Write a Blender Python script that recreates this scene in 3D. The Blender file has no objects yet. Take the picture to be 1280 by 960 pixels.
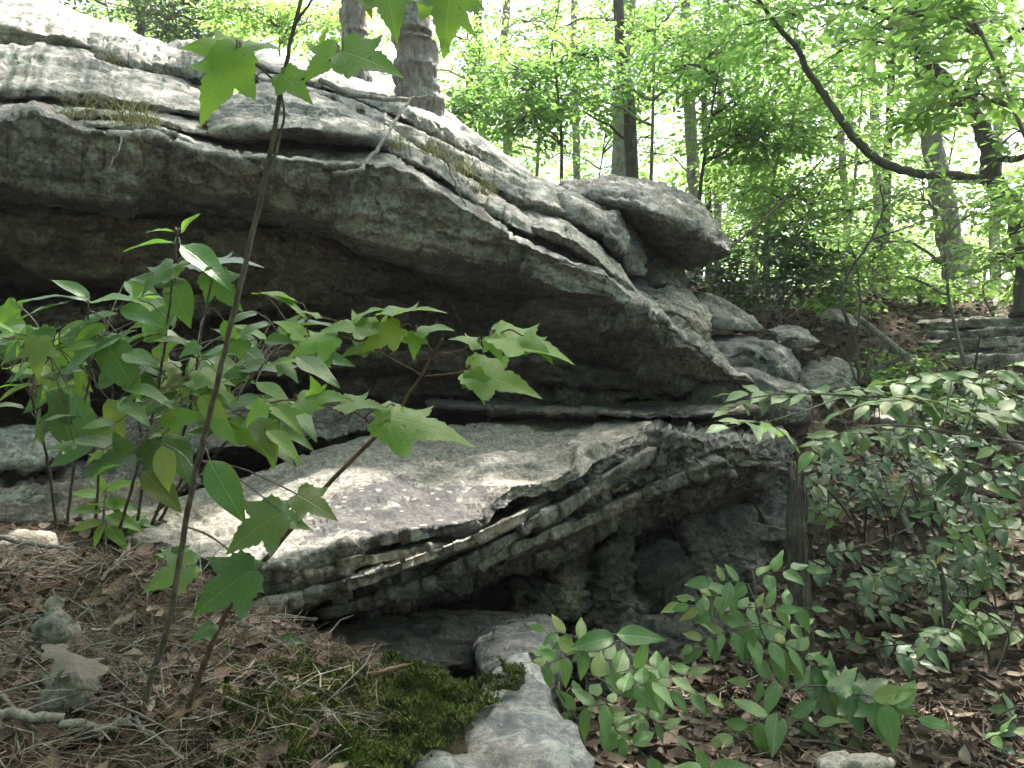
import bpy, bmesh, math, random
import numpy as np
from mathutils import Vector, Matrix
from mathutils.geometry import tessellate_polygon

random.seed(7)
RNG = np.random.default_rng(11)
SC = bpy.context.scene
COL = SC.collection

# ------------------------------------------------------------------ camera
F = 1044.0
CAMZ = 1.5
cam_d = bpy.data.cameras.new('camera')
cam = bpy.data.objects.new('camera', cam_d)
COL.objects.link(cam)
cam.location = (0, 0, CAMZ)
cam.rotation_euler = (math.radians(90), 0, 0)
cam_d.sensor_fit = 'HORIZONTAL'
cam_d.angle = 2 * math.atan(640 / F)
cam_d.clip_start = 0.05
cam_d.clip_end = 2000
SC.camera = cam

# ------------------------------------------------------------------ sky and sun
SUN_TO = Vector((0.30, 0.40, 0.87)).normalized()      # direction towards the sun
SUN_EL = math.asin(SUN_TO.z)
SUN_AZ = math.atan2(SUN_TO.x, SUN_TO.y)
world = bpy.data.worlds.new('World')
SC.world = world
world.use_nodes = True
wn = world.node_tree
wn.nodes.clear()
wo = wn.nodes.new('ShaderNodeOutputWorld')
bg = wn.nodes.new('ShaderNodeBackground')
sky = wn.nodes.new('ShaderNodeTexSky')
sky.sky_type = 'NISHITA'
sky.sun_disc = False
sky.sun_elevation = SUN_EL
sky.sun_rotation = SUN_AZ
sky.air_density = 1.0
sky.dust_density = 6.0
sky.ozone_density = 1.0
bg.inputs['Strength'].default_value = 0.15
wn.links.new(sky.outputs[0], bg.inputs[0])
wn.links.new(bg.outputs[0], wo.inputs[0])
sun_d = bpy.data.lights.new('sun', 'SUN')
sun_d.energy = 4.4
sun_d.angle = math.radians(0.55)
sun_d.color = (1.0, 0.95, 0.86)
sun = bpy.data.objects.new('sun', sun_d)
COL.objects.link(sun)
sun.location = (0, 0, 30)
sun.rotation_euler = SUN_TO.to_track_quat('Z', 'Y').to_euler()

SC.view_settings.view_transform = 'Standard'
SC.view_settings.look = 'None'
SC.view_settings.gamma = 1.0
SC.view_settings.use_curve_mapping = False
SC.view_settings.exposure = 2.12
SC.render.engine = 'CYCLES'
SC.cycles.use_denoising = True
SC.cycles.max_bounces = 6
SC.cycles.diffuse_bounces = 3
SC.cycles.glossy_bounces = 2
SC.cycles.transmission_bounces = 4
SC.cycles.sample_clamp_indirect = 6.0
SC.cycles.caustics_reflective = False
SC.cycles.caustics_refractive = False


# ------------------------------------------------------------------ helpers
def P(u, v, d):
    """photograph pixel (1280x960) at distance d metres -> point in the place"""
    return np.array([(u - 640.0) / F * d, d, CAMZ - (v - 480.0) / F * d])


def PV(u, v, d):
    return Vector(P(u, v, d))


_M1, _M2, _M3 = np.uint32(0x9E3779B1), np.uint32(0x85EBCA77), np.uint32(0xC2B2AE3D)


def _hash(ix, iy, iz, seed):
    with np.errstate(over='ignore'):
        h = ix.astype(np.uint32) * _M1 ^ iy.astype(np.uint32) * _M2 ^ iz.astype(np.uint32) * _M3 ^ np.uint32((seed * 7919 + 17) & 0xffffffff)
        h ^= h >> np.uint32(15)
        h *= np.uint32(0x2C1B3C6D)
        h ^= h >> np.uint32(12)
        h *= np.uint32(0x297A2D39)
        h ^= h >> np.uint32(15)
    return h


def vnoise(p, seed=0):
    """value noise in [-1,1], p (n,3)"""
    f = np.floor(p)
    i = f.astype(np.int64)
    t = p - f
    t = t * t * t * (t * (t * 6 - 15) + 10)
    x0, y0, z0 = i[:, 0], i[:, 1], i[:, 2]
    out = 0
    for dx in (0, 1):
        wx = t[:, 0] if dx else 1 - t[:, 0]
        for dy in (0, 1):
            wy = t[:, 1] if dy else 1 - t[:, 1]
            for dz in (0, 1):
                wz = t[:, 2] if dz else 1 - t[:, 2]
                h = _hash(x0 + dx, y0 + dy, z0 + dz, seed).astype(np.float64) / 2147483647.5 - 1.0
                out = out + wx * wy * wz * h
    return out


_ROT = np.array([[0.36, 0.48, -0.8], [-0.8, 0.6, 0.0], [0.48, 0.64, 0.6]])


def fbm(p, octv=4, seed=0, gain=0.5, lac=2.03):
    a, s, q = 1.0, 0.0, p.copy()
    for o in range(octv):
        s = s + a * vnoise(q, seed + o * 13)
        q = (q @ _ROT.T) * lac + 3.7
        a *= gain
    return s


def smooth01(x):
    x = np.clip(x, 0, 1)
    return x * x * (3 - 2 * x)


def mesh_obj(name, verts, faces, mat, parent=None, smooth=True, recenter=False):
    """verts (n,3), faces (m,3|4) arrays or lists -> ONE mesh object"""
    verts = np.asarray(verts, dtype=np.float64)
    loc = np.zeros(3)
    if recenter:
        loc = np.array([(verts[:, 0].min() + verts[:, 0].max()) / 2, (verts[:, 1].min() + verts[:, 1].max()) / 2, verts[:, 2].min()])
        verts = verts - loc
    me = bpy.data.meshes.new(name)
    if isinstance(faces, np.ndarray):
        k = faces.shape[1]
        me.vertices.add(len(verts))
        me.vertices.foreach_set('co', verts.ravel())
        me.loops.add(faces.size)
        me.loops.foreach_set('vertex_index', faces.ravel().astype(np.int32))
        me.polygons.add(len(faces))
        me.polygons.foreach_set('loop_start', np.arange(0, faces.size, k, dtype=np.int32))
        me.update(calc_edges=True)
    else:
        me.from_pydata([tuple(v) for v in verts], [], faces)
        me.update()
    if smooth:
        me.polygons.foreach_set('use_smooth', np.ones(len(me.polygons), dtype=bool))
    if mat is not None:
        me.materials.append(mat)
    o = bpy.data.objects.new(name, me)
    COL.objects.link(o)
    if parent is not None:
        o.parent = parent
        pl = parent.location
        o.location = Vector(loc) - (pl if recenter or True else pl)
    else:
        o.location = loc
    return o


def tag(o, label=None, cat=None, group=None, kind=None):
    if label:
        o['label'] = label
    if cat:
        o['category'] = cat
    if group:
        o['group'] = group
    if kind:
        o['kind'] = kind
    return o


def empty(name, loc, label, cat, group=None):
    o = bpy.data.objects.new(name, None)
    COL.objects.link(o)
    o.location = Vector(loc)
    o.empty_display_size = 0.1
    return tag(o, label, cat, group)


class Geo:
    """collects tubes, quads, triangles into one mesh"""

    def __init__(self):
        self.v = []
        self.f = []

    def tube(self, pts, radii, n=7, cap=True, seed=None, rough=0.0):
        pts = [Vector(p) for p in pts]
        m = len(pts)
        base = len(self.v)
        up = Vector((0, 0, 1))
        prev = None
        for i in range(m):
            t = (pts[min(i + 1, m - 1)] - pts[max(i - 1, 0)])
            if t.length < 1e-9:
                t = Vector((0, 0, 1))
            t.normalize()
            if prev is None:
                a = t.cross(Vector((0.3, 0.9, 0.2)))
                if a.length < 1e-3:
                    a = t.cross(Vector((1, 0, 0)))
                a.normalize()
            else:
                a = prev - t * prev.dot(t)
                a.normalize()
            prev = a
            b = t.cross(a)
            r = radii[i] if hasattr(radii, '__len__') else radii
            for k in range(n):
                an = 2 * math.pi * k / n
                rr = r * (1 + (random.uniform(-rough, rough) if rough else 0))
                self.v.append(pts[i] + (a * math.cos(an) + b * math.sin(an)) * rr)
        for i in range(m - 1):
            for k in range(n):
                k2 = (k + 1) % n
                self.f.append((base + i * n + k, base + i * n + k2, base + (i + 1) * n + k2, base + (i + 1) * n + k))
        if cap:
            for i, rev in ((0, True), (m - 1, False)):
                c = len(self.v)
                self.v.append(pts[i])
                for k in range(n):
                    k2 = (k + 1) % n
                    tri = (base + i * n + k, base + i * n + k2, c)
                    self.f.append(tri[::-1] if rev else tri)

    def build(self, name, mat, parent=None, smooth=True):
        return mesh_obj(name, [tuple(x) for x in self.v], self.f, mat, parent, smooth)


def wiggle(pts, n=6, amp=0.02, seed=0):
    """dense catmull-rom through pts with a small irregular wander"""
    rnd = random.Random(seed)
    pts = [Vector(p) for p in pts]
    if len(pts) == 2:
        pts = [pts[0], (pts[0] + pts[1]) / 2, pts[1]]
    out = []
    for i in range(len(pts) - 1):
        p0, p1, p2, p3 = pts[max(i - 1, 0)], pts[i], pts[i + 1], pts[min(i + 2, len(pts) - 1)]
        for k in range(n):
            t = k / n
            q = 0.5 * ((2 * p1) + (p2 - p0) * t + (2 * p0 - 5 * p1 + 4 * p2 - p3) * t * t + (3 * p1 - p0 - 3 * p2 + p3) * t ** 3)
            if not (i == 0 and k == 0):
                q = q + Vector((rnd.uniform(-1, 1), rnd.uniform(-1, 1), rnd.uniform(-1, 1))) * amp
            out.append(q)
    out.append(pts[-1])
    return out


# ------------------------------------------------------------------ node materials
class NM:
    def __init__(self, name):
        self.m = bpy.data.materials.new(name)
        self.m.use_nodes = True
        self.nt = self.m.node_tree
        self.nt.nodes.clear()
        self.out = self.nt.nodes.new('ShaderNodeOutputMaterial')

    def n(self, typ, **kw):
        nd = self.nt.nodes.new(typ)
        for k, val in kw.items():
            if k.startswith('i_'):
                key = k[2:].replace('_', ' ')
                nd.inputs[key].default_value = val
            else:
                setattr(nd, k, val)
        return nd

    def l(self, a, b):
        self.nt.links.new(a, b)

    def coord(self, scale=(1, 1, 1), rot=(0, 0, 0), kind='Object'):
        tc = self.n('ShaderNodeTexCoord')
        mp = self.n('ShaderNodeMapping')
        mp.inputs['Scale'].default_value = scale
        mp.inputs['Rotation'].default_value = rot
        self.l(tc.outputs[kind], mp.inputs['Vector'])
        return mp.outputs[0]

    def noise(self, vec, scale, detail=5, rough=0.6, dist=0.0):
        nd = self.n('ShaderNodeTexNoise')
        nd.inputs['Scale'].default_value = scale
        nd.inputs['Detail'].default_value = detail
        nd.inputs['Roughness'].default_value = rough
        nd.inputs['Distortion'].default_value = dist
        if vec is not None:
            self.l(vec, nd.inputs['Vector'])
        return nd.outputs[0]

    def ramp(self, fac, stops):
        nd = self.n('ShaderNodeValToRGB')
        cr = nd.color_ramp
        while len(cr.elements) < len(stops):
            cr.elements.new(0.5)
        for e, (p, c) in zip(cr.elements, stops):
            e.position = p
            e.color = (c, c, c, 1) if isinstance(c, (int, float)) else (*c, 1)
        self.l(fac, nd.inputs[0])
        return nd.outputs[0]

    def mix(self, fac, a, b, mode='MIX'):
        nd = self.n('ShaderNodeMix', data_type='RGBA', blend_type=mode)
        for sock, val in ((nd.inputs[0], fac), (nd.inputs[6], a), (nd.inputs[7], b)):
            if isinstance(val, (int, float)):
                sock.default_value = val
            elif isinstance(val, tuple):
                sock.default_value = (*val, 1)
            else:
                self.l(val, sock)
        return nd.outputs[2]

    def math(self, op, a, b=None, clamp=False):
        nd = self.n('ShaderNodeMath', operation=op, use_clamp=clamp)
        for i, val in enumerate((a, b)):
            if val is None:
                continue
            if isinstance(val, (int, float)):
                nd.inputs[i].default_value = val
            else:
                self.l(val, nd.inputs[i])
        return nd.outputs[0]

    def bump(self, h, strength=0.4, dist=0.02, normal=None):
        nd = self.n('ShaderNodeBump')
        nd.inputs['Strength'].default_value = strength
        nd.inputs['Distance'].default_value = dist
        self.l(h, nd.inputs['Height'])
        if normal is not None:
            self.l(normal, nd.inputs['Normal'])
        return nd.outputs[0]

    def surface(self, color, rough=0.8, normal=None, spec=0.3):
        b = self.n('ShaderNodeBsdfPrincipled')
        if isinstance(color, tuple):
            b.inputs['Base Color'].default_value = (*color, 1)
        else:
            self.l(color, b.inputs['Base Color'])
        if isinstance(rough, (int, float)):
            b.inputs['Roughness'].default_value = rough
        else:
            self.l(rough, b.inputs['Roughness'])
        b.inputs['Specular IOR Level'].default_value = spec
        if normal is not None:
            self.l(normal, b.inputs['Normal'])
        self.l(b.outputs[0], self.out.inputs[0])
        return b


def rock_material(name, dark=(0.10, 0.10, 0.095), mid=(0.22, 0.215, 0.20), light=(0.40, 0.39, 0.37), rust=0.35, lichen=0.5,
                  blue=0.0, bed=0.0, moss=0.0, spots=False, black=0.5, stretch=2.4):
    k = NM(name)
    co = k.coord()
    cs = k.coord(scale=(1.0, 1.0, stretch), rot=(0, bed, 0))
    n1 = k.noise(co, 3.0, 9, 0.72, 0.3)
    n2 = k.noise(cs, 7.0, 9, 0.74, 0.4)
    n3 = k.noise(co, 55, 6, 0.75)
    n4 = k.noise(co, 210, 3, 0.7)
    c = k.ramp(n1, [(0.34, dark), (0.48, mid), (0.68, light)])
    c2 = k.ramp(n2, [(0.36, dark), (0.52, mid), (0.70, light)])
    c = k.mix(0.5, c, c2)
    # rusty / buff stain
    st = k.ramp(k.noise(co, 2.1, 7, 0.68, 0.6), [(0.47, 0.0), (0.62, 1.0)])
    c = k.mix(k.math('MULTIPLY', st, rust), c, (0.33, 0.23, 0.145))
    c = k.mix(1.0, c, (1.0, 1.0, 0.985), 'MULTIPLY')
    # dark algae crust with its own ragged outline
    bl = k.ramp(k.noise(cs, 3.6, 10, 0.76, 0.7), [(0.50, 0.0), (0.54, 1.0)])
    c = k.mix(k.math('MULTIPLY', bl, black), c, (0.055, 0.055, 0.053))
    # grain speckle
    sp = k.ramp(n3, [(0.36, 0.35), (0.5, 1.0), (0.66, 1.65)])
    c = k.mix(0.85, c, sp, 'MULTIPLY')
    n5 = k.noise(co, 24, 8, 0.78)
    c = k.mix(0.7, c, k.ramp(n5, [(0.38, 0.5), (0.5, 1.0), (0.64, 1.45)]), 'MULTIPLY')
    # black pits and hairline stains with hard edges
    c = k.mix(k.ramp(k.noise(co, 31, 7, 0.72, 0.3), [(0.60, 0.0), (0.625, 0.75)]), c, (0.035, 0.034, 0.032))
    sp2 = k.ramp(n4, [(0.35, 0.7), (0.62, 1.25)])
    c = k.mix(0.5, c, sp2, 'MULTIPLY')
    # pale grey green crust lichen
    lz = k.ramp(k.noise(co, 11, 9, 0.76, 0.4), [(0.535, 0.0), (0.555, 1.0)])
    lz2 = k.ramp(k.noise(co, 1.1, 3, 0.5), [(0.44, 0.0), (0.60, 1.0)])
    lf = k.math('MULTIPLY', k.math('MULTIPLY', lz, lz2), lichen)
    lf = k.math('MULTIPLY', lf, k.ramp(n3, [(0.36, 0.45), (0.5, 1.0)]))
    c = k.mix(lf, c, (0.37, 0.42, 0.36))
    if blue:
        c = k.mix(blue, c, (0.30, 0.35, 0.41))
    if spots:
        # weathered purple grey skin broken by cream patches and round white lichen rosettes
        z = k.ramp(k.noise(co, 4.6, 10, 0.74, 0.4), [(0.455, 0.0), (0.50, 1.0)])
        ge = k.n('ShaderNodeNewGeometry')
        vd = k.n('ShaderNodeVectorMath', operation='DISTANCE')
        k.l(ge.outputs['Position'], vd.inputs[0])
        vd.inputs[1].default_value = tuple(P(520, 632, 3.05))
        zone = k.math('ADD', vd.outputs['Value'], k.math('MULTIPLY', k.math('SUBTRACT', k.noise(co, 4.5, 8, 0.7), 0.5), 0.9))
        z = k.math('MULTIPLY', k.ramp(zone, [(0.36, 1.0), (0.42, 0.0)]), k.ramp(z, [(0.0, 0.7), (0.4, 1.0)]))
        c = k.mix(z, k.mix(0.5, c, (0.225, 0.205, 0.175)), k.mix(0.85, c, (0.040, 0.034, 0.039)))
        c = k.mix(0.7, c, sp, 'MULTIPLY')
        for sc_, th in ((9.0, 0.17), (19.0, 0.20)):
            vo = k.n('ShaderNodeTexVoronoi')
            vo.inputs['Scale'].default_value = sc_
            vo.inputs['Randomness'].default_value = 1.0
            wv = k.mix(0.035, co, k.n('ShaderNodeTexNoise', i_Scale=26.0).outputs[1])
            k.l(wv, vo.inputs['Vector'])
            f = k.ramp(vo.outputs['Distance'], [(th, 1.0), (th + 0.05, 0.0)])
            pick = k.n('ShaderNodeSeparateColor')
            k.l(vo.outputs['Color'], pick.inputs[0])
            f = k.math('MULTIPLY', f, k.ramp(pick.outputs[0], [(0.55, 0.0), (0.6, 1.0)]))
            f = k.math('MULTIPLY', f, k.ramp(n3, [(0.30, 0.25), (0.5, 1.0)]))
            c = k.mix(k.math('MULTIPLY', f, 0.85), c, (0.30, 0.30, 0.265))
    if moss:
        mz = k.ramp(k.noise(co, 2.4, 6, 0.7, 0.5), [(0.50, 0.0), (0.60, 1.0)])
        c = k.mix(k.math('MULTIPLY', mz, moss), c, (0.07, 0.09, 0.025))
    hb = k.math('ADD', k.math('MULTIPLY', n3, 0.6), k.math('ADD', k.math('MULTIPLY', n4, 0.25), k.math('MULTIPLY', n2, 0.9)))
    nb = k.bump(hb, 0.75, 0.020)
    ro = k.ramp(n3, [(0.3, 0.62), (0.7, 0.92)])
    k.surface(c, ro, nb, 0.35)
    return k.m


# ------------------------------------------------------------------ rock builders
def resample(poly, n):
    poly = np.asarray(poly, float)
    seg = np.linalg.norm(np.diff(poly[:, :2], axis=0), axis=1) + 1e-6
    s = np.concatenate([[0], np.cumsum(seg)])
    t = np.linspace(0, s[-1], n)
    # monotone-ish: blend linear with smoothed
    out = np.stack([np.interp(t, s, poly[:, k]) for k in range(3)], 1)
    ker = np.array([1, 2, 3, 2, 1.0]); ker /= ker.sum()
    pad = np.concatenate([out[:1].repeat(2, 0), out, out[-1:].repeat(2, 0)])
    sm = np.stack([np.convolve(pad[:, k], ker, 'valid') for k in range(3)], 1)
    sm[0], sm[-1] = out[0], out[-1]
    return sm


def facets(p, seed):
    """broken planar facets: nearest-cell tilt planes, (n,) in about [-1,1]"""
    f = np.floor(p).astype(np.int64)
    best = np.full(len(p), 1e9)
    val = np.zeros(len(p))
    for dx in (-1, 0, 1):
        for dy in (-1, 0, 1):
            for dz in (-1, 0, 1):
                cx, cy, cz = f[:, 0] + dx, f[:, 1] + dy, f[:, 2] + dz
                h = _hash(cx, cy, cz, seed)
                jx = (h & np.uint32(1023)).astype(float) / 1023
                jy = ((h >> np.uint32(10)) & np.uint32(1023)).astype(float) / 1023
                jz = ((h >> np.uint32(20)) & np.uint32(1023)).astype(float) / 1023
                ex, ey, ez = p[:, 0] - cx - jx, p[:, 1] - cy - jy, p[:, 2] - cz - jz
                dd = ex * ex + ey * ey + ez * ez
                m = dd < best
                v = (ex * (jy * 2 - 1) + ey * (jz * 2 - 1) + ez * (jx * 2 - 1)) * 0.9 + (jx + jy - jz - 0.5) * 0.55
                best = np.where(m, dd, best)
                val = np.where(m, v, val)
    return val


def displace(p, nrm, bed, amp, seed, coarse=9.0, fine=34.0, lay=1.0, crack=1.0, fac=1.0, joint=0.9):
    off = np.array([seed * 3.17, seed * 1.71, seed * 2.39])
    q = p + off
    big = fbm(q * 2.1, 3, seed)
    sml = fbm(q * 9.0, 4, seed + 50)
    d = amp * (0.45 * big + 0.24 * sml)
    # beds break into blocks: stretch along the bedding
    e1 = np.cross(bed, np.array([0.2, 1.0, 0.1])); e1 /= np.linalg.norm(e1)
    e2 = np.cross(bed, e1)
    wob = np.stack([fbm(q * 4.0 + 9.1 * j, 2, seed + 70 + j) for j in range(3)], 1) * 0.05
    qq = q + wob
    B3 = np.stack([qq @ e1, qq @ e2, qq @ bed], 1)
    d = d + fac * amp * 0.95 * facets(B3 * np.array([2.6, 2.6, 6.0]), seed + 31)
    d = d + fac * amp * 0.50 * facets(B3 * np.array([7.5, 7.5, 17.0]), seed + 32)
    d = d + fac * amp * 0.16 * facets(B3 * np.array([24, 24, 50.0]), seed + 33)
    s0 = p @ bed
    w = fbm(q * 1.4, 2, seed + 5)
    for f_, a_, sd in ((coarse, 0.55, 1), (fine, 0.26, 2)):
        s = s0 * f_ + w * 0.55
        kf = np.floor(s)
        t = s - kf
        z = np.zeros_like(kf)
        # layer offset also changes along the layer so ledges break off
        along = np.stack([kf * 1.0, np.floor((q[:, 0] + 0.25 * sml * 0.2) * (f_ * 0.18)), np.floor(q[:, 1] * f_ * 0.12)], 1)
        def rnd(kk):
            return _hash(kk.astype(np.int64), along[:, 1].astype(np.int64), along[:, 2].astype(np.int64), seed + sd).astype(float) / 2147483647.5 - 1
        def rnd0(kk):
            return _hash(kk.astype(np.int64), z.astype(np.int64), z.astype(np.int64), seed + sd).astype(float) / 2147483647.5 - 1
        h0 = 0.6 * rnd0(kf - 1) + 0.25 * rnd(kf - 1)
        h1 = 0.6 * rnd0(kf) + 0.25 * rnd(kf)
        bl = smooth01(t / 0.16)
        d = d + amp * lay * a_ * (h0 * (1 - bl) + h1 * bl)
        d = d - amp * lay * a_ * 0.75 * np.exp(-((t - 0.08) / 0.07) ** 2) * (0.5 + 0.5 * smooth01(sml + 0.5))
    # joints: staggered fractures across the beds, each block set a little in or out
    lay_i = np.floor(s0 * 4.2 + w * 0.35)
    z0 = np.zeros(len(p), np.int64)
    sh = _hash(lay_i.astype(np.int64), z0, z0 + 3, seed + 61).astype(float) / 4294967295.0
    for ax, fq, sd in ((0, 1.7, 62), (1, 1.5, 63)):
        a_ = B3[:, ax] * fq + sh * 7.0 + 0.10 * sml
        ia = np.floor(a_ + 0.5)
        near = np.abs(a_ + 0.5 - np.round(a_ + 0.5)) / fq
        rb = _hash(ia.astype(np.int64), lay_i.astype(np.int64), z0, seed + sd).astype(float) / 2147483647.5 - 1
        d = d + amp * joint * 0.55 * rb
        d = d - amp * joint * 0.9 * np.exp(-(near / 0.010) ** 2) * (rb > -0.3)
    if crack:
        c = np.abs(fbm(q * np.array([1.5, 1.5, 0.9]), 3, seed + 90))
        d = d - amp * crack * 0.5 * np.exp(-(c / 0.02) ** 2)
    return p + nrm * d[:, None]


def grid_normals(V):
    du = np.zeros_like(V); dv = np.zeros_like(V)
    du[1:-1] = V[2:] - V[:-2]; du[0] = V[1] - V[0]; du[-1] = V[-1] - V[-2]
    dv = np.roll(V, -1, 1) - np.roll(V, 1, 1)
    n = np.cross(du, dv)
    n /= (np.linalg.norm(n, axis=2, keepdims=True) + 1e-12)
    return n


ROCKN = [0]


def loft_rock(name, rails, mat, label, cat='rock', nu=220, nv=90, amp=0.035, bedang=0.0, beddip=0.0, seed=None, lay=1.0,
              coarse=9.0, fine=34.0, soft=1, group=None, endround=0.5, crack=1.0, ragged=(0.0, 0.0), fac=1.0, rlen=1.0, joint=0.9):
    """rails: lines traced along the rock (u, v, distance), in order round its cross-section: top back, front lip, lower lip, under back"""
    ROCKN[0] += 1
    seed = seed or ROCKN[0] * 7
    R = [resample(r, nu) for r in rails]
    keep0 = R[0] * 0.10 + R[1] * 0.90
    if ragged[0] or ragged[1]:
        s = np.linspace(0, 1, nu) * np.sum(np.linalg.norm(np.diff(R[1][:, :2], axis=0), axis=1))
        zz = np.zeros(nu)
        win = np.minimum(1, np.minimum(np.arange(nu), np.arange(nu)[::-1]) / 8.0)
        def n1(fq, sd):
            return vnoise(np.stack([s * fq, zz + sd * 7.3, zz], 1), seed + sd)
        def st(fq, sd):      # broken-off steps
            x = s * fq + 0.6 * n1(fq * 1.3, sd + 3)
            i = np.floor(x); t = x - i
            h0 = _hash(i.astype(np.int64) - 1, (zz + sd).astype(np.int64), zz.astype(np.int64), seed).astype(float) / 2147483647.5 - 1
            h1 = _hash(i.astype(np.int64), (zz + sd).astype(np.int64), zz.astype(np.int64), seed).astype(float) / 2147483647.5 - 1
            b = smooth01(t / 0.18)
            return h0 * (1 - b) + h1 * b
        common = (0.6 * st(1 / (46.0 * rlen), 1) + 0.35 * st(1 / (17.0 * rlen), 2) + 0.2 / rlen * n1(1 / 7.0, 5)) * win
        for i in range(1, len(R) - 1):
            own = (0.45 * st(1 / (30.0 * rlen), 10 + i) + 0.4 / rlen * n1(1 / 12.0, 20 + i)) * win
            R[i][:, 1] += ragged[0] * (0.55 * own + 0.35 * common)
            R[i][:, 2] += ragged[1] * (common + 0.4 * own)
        R.insert(1, keep0 + np.array([0, -0.5, 0.0]))
    W = [np.stack([P(*x) for x in r]) for r in R]
    K = len(W)
    segw = []
    for i in range(K):
        a, b = R[i], R[(i + 1) % K]
        l = np.mean(np.linalg.norm(a[:, :2] - b[:, :2], axis=1)) + 0.10 * 200 * np.mean(np.abs(a[:, 2] - b[:, 2]))
        if i == K - 1:
            l *= 0.35
        segw.append(l + 6)
    segw = np.array(segw)
    cnt = np.maximum(4, np.round(nv * segw / segw.sum()).astype(int))
    cols = []
    for i in range(K):
        for j in range(cnt[i]):
            t = j / cnt[i]
            cols.append(W[i] * (1 - t) + W[(i + 1) % K] * t)
    V = np.stack(cols, 1)
    for _ in range(soft):
        V = 0.5 * V + 0.25 * (np.roll(V, 1, 1) + np.roll(V, -1, 1))
    # rounded ends
    def cap(ring, nxt):
        c = ring.mean(0)
        out = c - nxt.mean(0)
        size = np.linalg.norm(ring - c, axis=1).mean()
        out = out / (np.linalg.norm(out) + 1e-9) * size * endround
        rr = []
        for a in (0.35, 0.7, 1.0, 1.25, 1.45, 1.57):
            rr.append(c + (ring - c) * max(math.cos(a), 0.002) + out * math.sin(a))
        return rr
    start = cap(V[0], V[3])[::-1]
    end = cap(V[-1], V[-4])
    V = np.concatenate([np.stack(start), V, np.stack(end)], 0)
    n_u, n_v = V.shape[:2]
    N = grid_normals(V)
    vol = np.sum((V - V.mean((0, 1))) * N)
    flip = vol < 0
    if flip:
        N = -N
    p = V.reshape(-1, 3); nn = N.reshape(-1, 3)
    # gentle vector warp so traced lines are not ruler-made
    off = seed * 1.37
    wv = np.stack([fbm(p * 3.1 + off + k * 17, 3, seed + k) for k in range(3)], 1)
    p = p + wv * amp * 0.5
    ca, sa = math.cos(bedang), math.sin(bedang)
    bed = np.array([-sa, math.sin(beddip), ca]); bed /= np.linalg.norm(bed)
    p = displace(p, nn, bed, amp, seed, coarse, fine, lay, crack, fac, joint)
    idx = np.arange(n_u * n_v).reshape(n_u, n_v)
    a = idx[:-1]; b = idx[1:]
    f = np.stack([a, np.roll(a, -1, 1), np.roll(b, -1, 1), b], 2).reshape(-1, 4)
    if not flip:
        f = f[:, ::-1]
    f = f[:, ::-1].copy() if False else f
    o = mesh_obj(name, p, np.ascontiguousarray(f), mat, recenter=True)
    fix_normals(o)
    return tag(o, label, cat, group)


def fix_normals(o):
    me = o.data
    n = len(me.vertices)
    co = np.empty(n * 3); me.vertices.foreach_get('co', co); co = co.reshape(-1, 3)
    m = len(me.polygons)
    nr = np.empty(m * 3); me.polygons.foreach_get('normal', nr); nr = nr.reshape(-1, 3)
    ce = np.empty(m * 3); me.polygons.foreach_get('center', ce); ce = ce.reshape(-1, 3)
    ar = np.empty(m); me.polygons.foreach_get('area', ar)
    if np.sum(np.sum((ce - co.mean(0)) * nr, 1) * ar) < 0:
        me.flip_normals()


_ico = {}


def ico(sub):
    if sub not in _ico:
        bm = bmesh.new()
        bmesh.ops.create_icosphere(bm, subdivisions=sub, radius=1)
        v = np.array([x.co[:] for x in bm.verts])
        f = np.array([[y.index for y in x.verts] for x in bm.faces])
        bm.free()
        _ico[sub] = (v, f)
    return _ico[sub]


def hull_rock(name, pts, mat, label, cat='boulder', sub=6, amp=0.03, bedang=0.0, beddip=0.0, p=14.0, lay=0.6, seed=None, group=None,
              coarse=9.0, fine=34.0, world=False, crack=0.7, parent=None, fac=1.0):
    """angular boulder: rounded convex hull of corner points, then weathered"""
    ROCKN[0] += 1
    seed = seed or ROCKN[0] * 7
    W = np.array(pts, float) if world else np.stack([P(*x) for x in pts])
    lo, hi = W.min(0), W.max(0)
    c = (lo + hi) / 2
    s = (hi - lo) / 2 + 1e-6
    Q = (W - c) / s
    bm = bmesh.new()
    for q in Q:
        bm.verts.new(q)
    bmesh.ops.convex_hull(bm, input=bm.verts)
    bm.normal_update()
    cen = Q.mean(0)
    pl = []
    for f in bm.faces:
        n = np.array(f.normal); x = np.array(f.verts[0].co)
        h = n @ (x - cen)
        if h < 0:
            n, h = -n, -h
        pl.append((*n, max(h, 0.02)))
    bm.free()
    pl = np.array(pl)
    D, fc = ico(sub)
    g = np.maximum(D @ pl[:, :3].T, 0) / pl[:, 3]
    r = (np.sum(g ** p, 1)) ** (-1 / p)
    V = (cen + D * r[:, None]) * s + c
    # normals
    a, b, d_ = V[fc[:, 0]], V[fc[:, 1]], V[fc[:, 2]]
    fn = np.cross(b - a, d_ - a)
    N = np.zeros_like(V)
    for k in range(3):
        np.add.at(N, fc[:, k], fn)
    N /= np.linalg.norm(N, axis=1, keepdims=True) + 1e-12
    off = seed * 1.37
    V = V + np.stack([fbm(V * 3.0 + off + k * 17, 3, seed + k) for k in range(3)], 1) * amp * 0.5
    ca, sa = math.cos(bedang), math.sin(bedang)
    bed = np.array([-sa, math.sin(beddip), ca]); bed /= np.linalg.norm(bed)
    V = displace(V, N, bed, amp, seed, coarse, fine, lay, crack, fac)
    o = mesh_obj(name, V, fc, mat, parent, recenter=True)
    if parent is None:
        tag(o, label, cat, group)
    return o

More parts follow.
